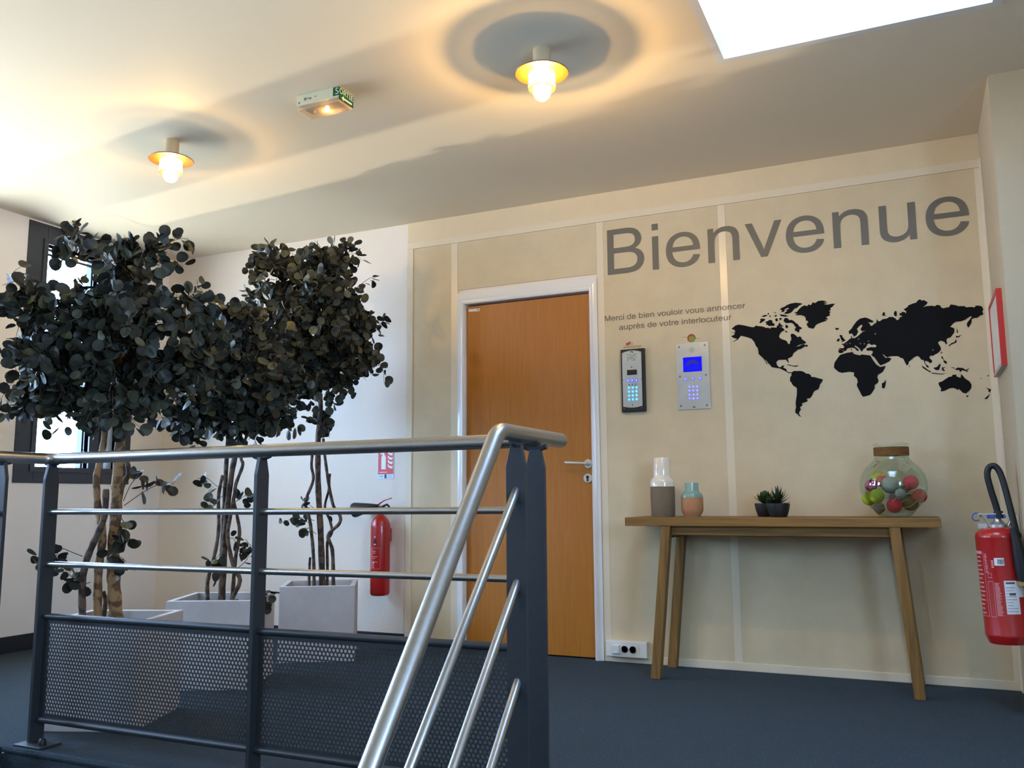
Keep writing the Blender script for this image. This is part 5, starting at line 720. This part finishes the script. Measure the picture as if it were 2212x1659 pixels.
    for x, z in ((-1.130,1.686),(-.990,1.686),(-1.130,1.524),(-.989,1.524),(-1.130,1.363),(-.989,1.361)): MB().lathe([(0,0),(.0055,0),(.005,.002),(0,.0028)], 0, 0, 14, M=Rw(x,-.011,z)).build('screw', scr, t, O, smooth=40)
    MB().prism([(-1.068,1.350),(-1.064,1.357),(-1.057,1.358),(-1.052,1.354),(-1.051,1.350),(-1.055,1.350),(-1.058,1.354),(-1.064,1.352)], -.0116, -.011).build('icon', M_map, t, O)
    # two small stickers above them
    t = thing('logo_sticker', 'small red and green leaf logo with grey word above the black intercom', 'sticker', (-1.393, 0, 1.72)); O = t.location
    for q, (x, z, rx, rz, c) in enumerate(((-1.421,1.7265,.0105,.0085,(196,52,48)),(-1.407,1.731,.008,.0085,(120,40,60)),(-1.398,1.7275,.0095,.0085,(178,176,96)))):
        MB().prism([(x+rx*cos(2*pi*k/10), z+rz*sin(2*pi*k/10)) for k in range(10)], -.0074-.0003*q, -.0060).build('blob', mat('logo_%d' % c[0], c, .5), t, O)
    wall_text('immochan', -1.444, -1.342, 1.7035, 1.717, -.0064, .0008, mat('logo_brown', (120,96,80), .5), t, O)
    t = thing('logo_sticker', 'round red and green globe sticker above the steel intercom', 'sticker', (-1.061, 0, 1.73)); O = t.location
    MB().cyl((-1.0615,-.0058,1.7305),(-1.0615,-.0072,1.7305),.0225,28).build('disc', mat('logo_maroon', (142,62,40), .4), t, O)
    MB().prism([(-1.0585+.0175*cos(2*pi*k/20)*.95, 1.7255+.0165*sin(2*pi*k/20)) for k in range(20)], -.0078, -.0072).build('green_lobe', mat('logo_green', (112,146,44), .4), t, O)
    MB().prism([(-1.076,1.730),(-1.062,1.738),(-1.058,1.731),(-1.070,1.724)], -.0082, -.0078).build('orange_lobe', mat('logo_orange', (200,110,50), .4), t, O)
    ln = MB().box(-1.111,-1.084,-.0068,-.0060,1.7372,1.7396); ln.box(-1.040,-1.011,-.0068,-.0060,1.7235,1.7262); ln.build('text_line', mat('logo_grey', (150,140,124), .5), t, O)
intercoms()
def socket_box():
    t = thing('socket_box', 'white trunking box with two sockets at the foot of the wall', 'socket box', (-1.458, 0, .032)); O = t.location
    MB().rbox(-1.572, -1.345, -.045, -.004, .032, .116, .006).build('trunking', M_whitep, t, O)
    MB().box(-1.538, -1.386, -.0465, -.044, .046, .096).build('cover_plate', M_whitep, t, O)
    MB().rbox(-1.532, -1.492, -.066, -.046, .052, .094, .004).build('flap_socket', mat('ivory_plastic', (216,216,206), .35), t, O)
    MB().box(-1.519, -1.503, -.0668, -.066, .057, .064).build('flap_window', M_label, t, O)
    for x in (-1.466, -1.421):
        s = MB().lathe([(.0205,0),(.0205,.0035),(.0185,.0035),(.0175,-.006),(0,-.006)], 0, 0, 24, M=Rw(x, -.0465, .074)).build('socket', mat('socket_grey', (205,208,212), .4), t, O, smooth=40)
        p = MB()
        for dx, dz in ((-.0095,0),(.0095,0),(0,.011)): p.cyl((x+dx,-.040,.074+dz),(x+dx,-.0418,.074+dz),.0028,8)
        p.build('pin_hole', M_map, s, O)
socket_box()
# ------------------------------------------------------------------ console table and what stands on it
ZT = .776
def table():
    t = thing('console_table', 'rustic wooden console table with splayed legs under the world map', 'table', (-.63, -.195, 0)); O = t.location
    MB().rbox(-1.343, .087, -.385, -.012, .734, ZT, .003).build('tabletop', M_oak, t, O)
    def leg(xt, xb, y0, y1):
        w_ = .023; b = MB(); vs = []
        for x, z in ((xb, 0), (xt, .734)):
            vs += [(x-w_, y0, z), (x+w_, y0, z), (x+w_, y1, z), (x-w_, y1, z)]
        b.add(vs, [(3,2,1,0),(4,5,6,7),(0,1,5,4),(1,2,6,5),(2,3,7,6),(3,0,4,7)])
        o = b.build('leg', M_oakv, t, O); m = o.modifiers.new('soft_edges', 'BEVEL'); m.width = .003; m.segments = 2; m.limit_method = 'ANGLE'
    for y0, y1 in ((-.382, -.332), (-.066, -.016)):
        leg(-1.136, -1.209, y0, y1); leg(-.100, -.041, y0, y1)
    MB().box(-1.113, -.123, -.060, -.030, .675, .734).build('apron', M_oak, t, O)
    MB().box(-1.113, -.123, -.350, -.325, .690, .734).build('apron', M_oak, t, O)
    for x in (-1.150, -.112): MB().box(x, x+.026, -.332, -.066, .675, .734).build('side_rail', M_oak, t, O)
table()
def vases():
    gl = mat('white_glaze', (228,218,198), .12, coat=.6); gb = mat('brown_stoneware', (118,102,80), .75, noise=.06, nscale=60)
    cx, cy = -1.194, -.2
    t = thing('tall_vase', 'tall bottle vase with white glazed neck and grey-brown body', 'vase', (cx, cy, ZT)); O = t.location
    MB().lathe([(0,0),(.058,0),(.0605,.004),(.0625,.10),(.0625,.154)], cx, cy, 40, ZT).build('body', gb, t, O, smooth=50)
    MB().lathe([(.063,.154),(.063,.176),(.060,.188),(.050,.200),(.0445,.208),(.0445,.215),(.0435,.299),(.0415,.302),(.040,.299),(.040,.215),(0,.20)], cx, cy, 40, ZT).build('glazed_neck', gl, t, O, smooth=50)
    gt = mat('teal_glaze', (124,158,146), .12, coat=.6); tc = mat('terracotta', (178,126,84), .65, noise=.05, nscale=50)
    cx = -1.0425
    t = thing('small_vase', 'small terracotta vase with glossy teal neck', 'vase', (cx, cy, ZT)); O = t.location
    MB().lathe([(0,0),(.040,0),(.041,.006),(.048,.016),(.055,.032),(.056,.06),(.0555,.097)], cx, cy, 40, ZT).build('body', tc, t, O, smooth=50)
    MB().lathe([(.056,.097),(.055,.108),(.050,.118),(.038,.127),(.0345,.132),(.0345,.170),(.0325,.172),(.031,.169),(.031,.132),(0,.12)], cx, cy, 40, ZT).build('glazed_neck', gt, t, O, smooth=50)
vases()
def succulents():
    pm = mat('black_pot', (34,35,36), .42, noise=.1, nscale=30); g1 = mat('rosette_green', (38,62,18), .5, noise=.25, nscale=40); g2 = mat('spiky_green', (30,48,20), .5, noise=.25, nscale=40); so = mat('potting_soil', (40,30,22), .9)
    def pot(x, y, r):
        lab, grp = None, None
        return [(0,0),(r*.66,0),(r*.74,.004),(r*.90,.03),(r*.99,.055),(r,.066),(r*.94,.066),(r*.90,.056),(0,.054)]
    def frond(base, d, L, w_, thick, m, par, O, curl):
        d = d.normalized(); sd = d.cross(Vector((0,0,1)))
        if sd.length < .05: sd = Vector((1,0,0))
        sd.normalize(); up = sd.cross(d); b = MB(); n = 5; vs = []
        for k in range(n):
            u = k/(n-1); ww = w_*(sin(pi*min(u*.8+.16, 1)))**.8*(1 if k < n-1 else .05); c = base+d*L*u+up*curl*L*u*u; th = thick*(1-u*.7)
            vs += [c-sd*ww+up*th*.3, c-up*th, c+sd*ww+up*th*.3, c+up*th*.4]
        fs = [(i*4+k, i*4+(k+1) % 4, i*4+4+(k+1) % 4, i*4+4+k) for i in range(n-1) for k in range(4)]+[(3,2,1,0),(16,17,18,19)]
        b.add(vs, fs).build('succulent_leaf', m, par, O, smooth=70)
    r = random.Random(3)
    for x, y, R, kind, lab in ((-.690, -.135, .053, 0, 'small black pot with a rounded green succulent, left of the pair'), (-.614, -.245, .055, 1, 'small black pot with a spiky dark green succulent, right of the pair')):
        t = thing('potted_succulent', lab, 'potted plant', (x, y, ZT), 'potted succulents on the table'); O = t.location
        p = MB().lathe(pot(x, y, R), x, y, 32, ZT).build('pot', pm, t, O, smooth=50)
        MB().lathe([(0,.056),(R*.9,.056)], x, y, 24, ZT, close=True).build('soil', so, p, O)
        c = Vector((x, y, ZT+.058))
        if kind == 0:
            for k in range(46):
                q = k/46; el = radians(12+74*q); az = k*2.39996
                frond(c+Vector((0,0,.006+.016*q)), Vector((cos(az)*cos(el), sin(az)*cos(el), sin(el))), .062-.014*q, .014, .005, g1, t, O, .25)
        else:
            for k in range(34):
                q = k/34; el = radians(8+80*q); az = k*2.39996
                frond(c+Vector((0,0,.004)), Vector((cos(az)*cos(el), sin(az)*cos(el), sin(el))), .060+.032*q, .0062, .003, g2, t, O, .08)
            for k in range(22):
                q = k/22; el = radians(15+70*q); az = k*2.39996
                frond(c+Vector((-.036,.01,.0)), Vector((cos(az)*cos(el), sin(az)*cos(el), sin(el))), .040, .010, .004, g2, t, O, .2)
succulents()
JX, JY = -.098, -.2
def jar():
    t = thing('glass_jar', 'big round glass jar with a cord wrapped neck', 'jar', (JX, JY, ZT)); O = t.location
    out = [(0,.004),(.066,.004),(.074,.008),(.092,.030),(.118,.060),(.138,.095),(.1475,.130),(.147,.160),(.138,.195),(.118,.228),(.094,.250),(.079,.266),(.0745,.285),(.0745,.325),(.079,.330),(.080,.336),(.077,.340),(.072,.338)]
    g = MB().lathe(out, JX, JY, 56, ZT, close=True)
    inn = [(r-.0035 if r > .01 else 0, z+.004 if z < .01 else z) for r, z in out[:14]]
    g.lathe(inn, JX, JY, 56, ZT, close=True)
    g.build('jar_body', M_jar, t, O, smooth=60)
    cd = MB(); pr = []
    for k in range(9): pr += [(.0752,.2825+.0045*k), (.0782,.2847+.0045*k)]
    cd.lathe(pr+[(.0752,.323)], JX, JY, 48, ZT, close=True).build('cord_wrap', mat('jute_cord', (140,98,50), .8, noise=.15, nscale=60), t, O, smooth=60)
    # cotton ball garland inside
    t = thing('ball_garland', 'string of pink, lime and grey cotton balls inside the glass jar', 'garland', (JX, JY, ZT+.01)); O = t.location
    C = {'pink': (206,30,58), 'red': (190,24,30), 'lime': (158,176,30), 'magenta': (170,20,84), 'grey': (150,150,138), 'brown': (96,82,50)}
    k_ = 1/8.295/500
    balls = [(545,1160,.033,-.075,'lime'),(392,1205,.032,-.02,'lime'),(560,800,.034,.055,'lime'),(450,955,.028,-.055,'magenta'),(640,870,.028,.0,'red'),(790,945,.040,-.035,'grey'),(1150,905,.034,-.02,'pink'),(1285,1160,.033,.0,'red'),(840,1340,.034,-.045,'pink'),(1110,1285,.038,.02,'brown'),(560,1385,.026,.04,'grey'),(960,1120,.024,-.085,'grey'),(1040,1010,.022,.06,'brown'),(860,1200,.03,.06,'grey')]
    pts = []
    for x, y, r, dy, c in balls:
        p = Vector((JX+(x-840)*k_, JY+dy, ZT+(1560-y)*k_)); pts.append(p)
        MB().sphere(p, r, 18, 12).build('cotton_ball', mat('ball_'+c, C[c], .9, bump=.5, bscale=150), t, O, smooth=80, label=c+' ball')
    rr = random.Random(11); path = []
    for i, p in enumerate(pts):
        path.append(p); q = pts[(i+1) % len(pts)]
        m_ = (p+q)/2+Vector((rr.uniform(-.02,.02), -.03, rr.uniform(-.03,.02))); d = m_-Vector((JX, JY, m_.z)); lim = .085
        if d.length > lim: m_ = Vector((JX, JY, m_.z))+d.normalized()*lim
        m_.z = max(m_.z, ZT+.04); path.append(m_)
    MB().tube(smooth_path(path, 4), .0011, 5).build('cord', mat('white_cord', (206,196,180), .6), t, O, smooth=60)
jar()

# ------------------------------------------------------------------ fire extinguishers and their sign, picture frame
def patch(cx, cy, r, a0, a1, z0, z1, n=8, F=None):
    vs = [Vector((cx+r*cos(a0+(a1-a0)*k/n), cy+r*sin(a0+(a1-a0)*k/n), z)) for z in (z0, z1) for k in range(n+1)]
    if F: vs = [F @ v for v in vs]
    return vs, [(k, k+1, n+2+k, n+1+k) for k in range(n)]
def big_extinguisher():
    cx, cy, r, z0, z1 = .289, -.54, .0845, .292, .742
    t = thing('fire_extinguisher', 'large red fire extinguisher with black hose on the right pier', 'fire extinguisher', (cx, cy, z1), 'fire extinguishers'); O = t.location
    F = Matrix.Translation((cx, cy, z1)) @ Matrix.Rotation(radians(-1.6), 4, 'Y') @ Matrix.Translation((-cx, -cy, -z1))
    MB().lathe([(0,0),(.055,0),(.072,-.008),(.078,.004),(r,.022),(r+.001,.026),(r,.03),(r,.41),(r+.0006,.413),(r-.003,.425),(r-.014,.44),(.045,.450),(.03,.452),(0,.452)], cx, cy, 48, z0, M=F).build('cylinder', M_red, t, O, smooth=40)
    me_ = mat('valve_metal', (188,186,178), .35, metal=.8); bl = mat('pin_blue', (36,84,168), .4)
    v = MB(); v.lathe([(0,0),(.034,0),(.034,.012),(.022,.020),(.014,.030),(.012,.046),(0,.046)], cx+.005, cy, 24, z1, M=F); v.build('valve', me_, t, O, smooth=40)
    c = MB(); c.box(cx-.068, cx+.075, cy-.014, cy+.014, z1+.052, z1+.058, F); c.box(cx-.070, cx-.035, cy-.012, cy+.012, z1-.002, z1+.018, F)
    c.tube([F @ Vector((cx-.05,cy-.012,z1+.054)), F @ Vector((cx-.026,cy-.012,z1+.005))], .004, 8); c.tube([F @ Vector((cx+.066,cy-.012,z1+.054)), F @ Vector((cx+.04,cy-.012,z1+.004))], .005, 8); c.tube([F @ Vector((cx+.066,cy+.012,z1+.054)), F @ Vector((cx+.04,cy+.012,z1+.004))], .005, 8)
    c.build('carry_handle', me_, t, O, smooth=40)
    b = MB(); b.rbox(cx-.032, cx+.035, cy-.011, cy+.011, z1+.036, z1+.051, .003, F)
    b.tube([F @ Vector((cx-.071+.016*cos(a*2*pi/14), cy, z1+.044+.016*sin(a*2*pi/14))) for a in range(13)], .0028, 8); b.build('safety_pin', bl, t, O, smooth=40, label='blue plastic safety pin and ring')
    h = smooth_path([(.298,cy,.792),(.290,cy,.835),(.276,cy-.003,.90),(.268,cy-.006,.955),(.276,cy-.008,.985),(.296,cy-.01,.992),(.314,cy-.012,.965),(.328,cy-.016,.90),(.340,cy-.022,.82),(.352,cy-.03,.735),(.357,cy-.036,.695)], 5)
    MB().tube(h, .0125, 14).build('hose', M_blackp, t, O, smooth=60)
    MB().cyl((.301,cy,.778), (.297,cy,.806), .018, 16).build('hose_nut', M_blackp, t, O, smooth=40)
    MB().cyl((.3565,cy-.036,.700), (.360,cy-.038,.668), .0155, 16).build('hose_clip', me_, t, O, smooth=40)
    MB().tube([(.337,cy-.090,.742),(.345,cy-.086,.70),(.356,cy-.082,.60),(.362,cy-.078,.535)], .013, 16, radii=[.011,.017,.025,.024]).build('nozzle', M_blackp, t, O, smooth=40)
    MB().cyl((.360,cy-.079,.537), (.362,cy-.078,.520), .0225, 16).build('nozzle_tip', mat('tan_plastic', (168,132,70), .5), t, O, smooth=40)
    MB().rbox(.372, .3765, cy-.03, cy+.03, .60, .80, .001).build('wall_bracket', me_, t, O)
    # labels wrapped on the body (angle -90 deg faces the room)
    D = radians
    lb = MB()
    lb.add(*patch(cx, cy, r+.0007, D(-92), D(-58), .405, .535, F=F)); lb.add(*patch(cx, cy, r+.0007, D(-64), D(-34), .470, .520, F=F))
    L = lb.build('service_label', M_label, t, O)
    tx = MB(); rr = random.Random(2)
    for k in range(9):
        z = .415+.0115*k; tx.add(*patch(cx, cy, r+.0011, D(-90), D(-90+rr.uniform(14, 28)), z, z+.0016, F=F))
    tx.add(*patch(cx, cy, r+.0011, D(-88), D(-66), .522, .529, F=F)); tx.add(*patch(cx, cy, r+.0011, D(-82), D(-66), .478, .487, F=F))
    tx.build('print', mat('label_print', (70,76,96), .5), L, O)
    bc = MB().add(*patch(cx, cy, r+.0007, D(-110), D(-86), .594, .624, F=F)).build('barcode_sticker', M_label, t, O)
    br = MB(); a = -102
    while a < -88: w_ = rr.uniform(.6, 1.6); br.add(*patch(cx, cy, r+.0011, D(a), D(a+w_), .599, .619, 1, F=F)); a += w_+rr.uniform(.6, 1.3)
    br.build('bars', M_map, bc, O)
    pk = mat('label_pink', (216,150,150), .5); ins = MB()
    def bar(a0, a1, za, zb): ins.add(*patch(cx, cy, r+.0007, D(a0), D(a1), za, zb, 6, F=F))
    bar(-180, -144, .638, .650)
    for a0, a1, za, zb in ((-180,-139,.392,.3935),(-140,-139,.392,.645),(-180,-139,.455,.4565),(-133,-118,.392,.3935),(-118.8,-118,.392,.53),(-133,-132.2,.392,.53),(-133,-118,.53,.5315),(-131,-120,.545,.5465),(-131,-120,.562,.5635),(-131,-130.2,.545,.5635),(-120.8,-120,.545,.5635)): bar(a0, a1, za, zb)
    for k in range(14): z = .402+.017*k; bar(-174+rr.uniform(0,4), -150+rr.uniform(-6,6), z, z+.0055)
    for k in range(26): z = .398+.005*k; bar(-115, -115+rr.uniform(9, 15), z, z+.0026)
    for k in range(15): z = .565+.0052*k; bar(-136, -136+rr.uniform(4, 9), z, z+.0026)
    for k in range(4): bar(-118, -112, .585+.008*k, .590+.008*k)
    ins.build('instruction_print', pk, t, O)
big_extinguisher()
def small_extinguisher():
    cx, cy, r, z0 = -2.986, -.085, .060, .302
    t = thing('fire_extinguisher', 'slim red fire extinguisher with black horn on the wall beside the planters', 'fire extinguisher', (cx, cy, .73), 'fire extinguishers'); O = t.location
    MB().lathe([(0,0),(.048,0),(.056,.005),(r,.016),(r,.410),(.057,.432),(.046,.455),(.030,.473),(.0205,.482),(.0195,.505),(0,.505)], cx, cy, 40, z0).build('cylinder', M_red, t, O, smooth=40)
    dk = mat('valve_dark', (60,52,52), .4, metal=.5)
    MB().rbox(cx-.022, cx+.022, cy-.016, cy+.016, .800, .838, .004).build('valve', dk, t, O)
    MB().tube(smooth_path([(cx-.022,cy,.840),(cx+.005,cy,.862),(cx+.04,cy,.876),(cx+.078,cy,.884)], 4), .007, 8, r1=.004).build('squeeze_lever', M_red, t, O, smooth=40)
    MB().tube([(cx+.015,cy,.835),(cx+.045,cy,.845),(cx+.062,cy,.83)], .007, 8).build('grip', dk, t, O, smooth=40)
    hn = MB().tube([(cx-.015,cy-.012,.836),(cx-.05,cy-.014,.831),(cx-.10,cy-.016,.824),(cx-.170,cy-.018,.813),(cx-.182,cy-.018,.811)], .01, 22, radii=[.011,.020,.031,.046,.045])
    hn.build('horn', M_blackp, t, O, smooth=40)
    MB().rbox(cx-.03, cx+.03, -.028, -.004, .62, .70, .002).build('wall_bracket', M_red, t, O)
    D = radians; rr = random.Random(9)
    pr = MB()
    def bar(a0, a1, za, zb): pr.add(*patch(cx, cy, r+.0006, D(a0), D(a1), za, zb, 6))
    for k in range(11): z = .470+.0105*k; bar(-128, -128+rr.uniform(20, 62), z, z+.0035)
    bar(-128,-58,.585,.5865); bar(-128,-58,.462,.4635); bar(-57,-56,.462,.5865); bar(-104,-92,.492,.507); bar(-96,-84,.648,.656)
    for k in range(5): bar(-120+9*k, -115+9*k, .433, .442)
    pr.build('print', mat('label_pink', (216,150,150), .5), t, O)
    MB().add(*patch(cx, cy, r+.0008, D(-99), D(-80), .60, .636)).build('badge', M_blackp, t, O)
    MB().add(*patch(cx, cy, r+.0011, D(-95), D(-83), .604, .611, 3)).build('badge_print', M_label, t, O)
small_extinguisher()
def fire_sign():
    x0, x1 = -3.066, -2.948; z0, zm, z1 = 1.003, 1.032, 1.19
    t = thing('fire_sign', 'red and white extinguisher pictogram sign on the wall above the slim extinguisher', 'sign', ((x0+x1)/2, 0, z0)); O = t.location
    MB().box(x0, x1, -.003, 0, z0, z1).build('plate', mat('sign_plate', (206,220,236), .4), t, O)
    MB().box(x0+.004, x1-.003, -.0036, -.003, zm, z1-.004).build('red_field', mat('sign_red', (214,52,40), .4), t, O)
    wh = mat('sign_white2', (224,232,244), .4)
    MB().prism([(x0+.028,1.062),(x0+.060,1.062),(x0+.060,1.138),(x0+.054,1.15),(x0+.049,1.155),(x0+.049,1.163),(x0+.058,1.172),(x0+.042,1.170),(x0+.034,1.163),(x0+.026,1.166),(x0+.018,1.158),(x0+.036,1.156),(x0+.034,1.15),(x0+.028,1.138)], -.0041, -.0036).build('extinguisher_symbol', wh, t, O)
    for k in range(4):
        b = 1.066+.027*k
        MB().prism([(x0+.074,b+.018),(x0+.080,b+.010),(x0+.092,b+.002),(x0+.108,b),(x0+.110,b+.018),(x0+.100,b+.014),(x0+.086,b+.018),(x0+.078,b+.028)], -.0041, -.0036).build('flame', wh, t, O)
    MB().box(x0+.014, x0+.070, -.004, -.0036, 1.042, 1.046).build('text_line', wh, t, O)
    MB().box(x0+.051, x0+.067, -.0036, -.003, z0+.003, zm-.001).build('dark_badge', mat('badge_navy', (40,44,60), .4), t, O)
    l = MB(); [l.box(x0+.076, x0+.110, -.0034, -.003, z0+.006+.007*k, z0+.008+.007*k) for k in range(3)]; l.box(x0+.018, x0+.040, -.0034, -.003, z0+.012, z0+.018); l.build('print', mat('print_blue_grey', (140,150,176), .5), t, O)
fire_sign()
def picture():
    xw = .377; y0, y1, z0, z1 = -.512, -.10, 1.412, 1.742; d = .022; b = .016
    t = thing('picture_frame', 'thin red edged picture frame seen from its side on the pier', 'picture frame', (xw, (y0+y1)/2, z0)); O = t.location
    rd = mat('frame_red', (190,40,32), .4)
    for a, b_, c, e in ((y0, y0+b, z0, z1), (y1-b, y1, z0, z1), (y0+b, y1-b, z1-b, z1)): MB().box(xw-d, xw, a, b_, c, e).build('frame_bar', rd, t, O)
    MB().box(xw-d, xw, y0+b, y1-b, z0, z0+b).build('frame_bar', mat('frame_underside', (176,160,152), .5), t, O, label='grey bottom bar')
    MB().box(xw-d+.004, xw-.001, y0+b, y1-b, z0+b, z1-b).build('picture', mat('picture_paper', (214,208,196), .5, noise=.1, nscale=12), t, O)
picture()
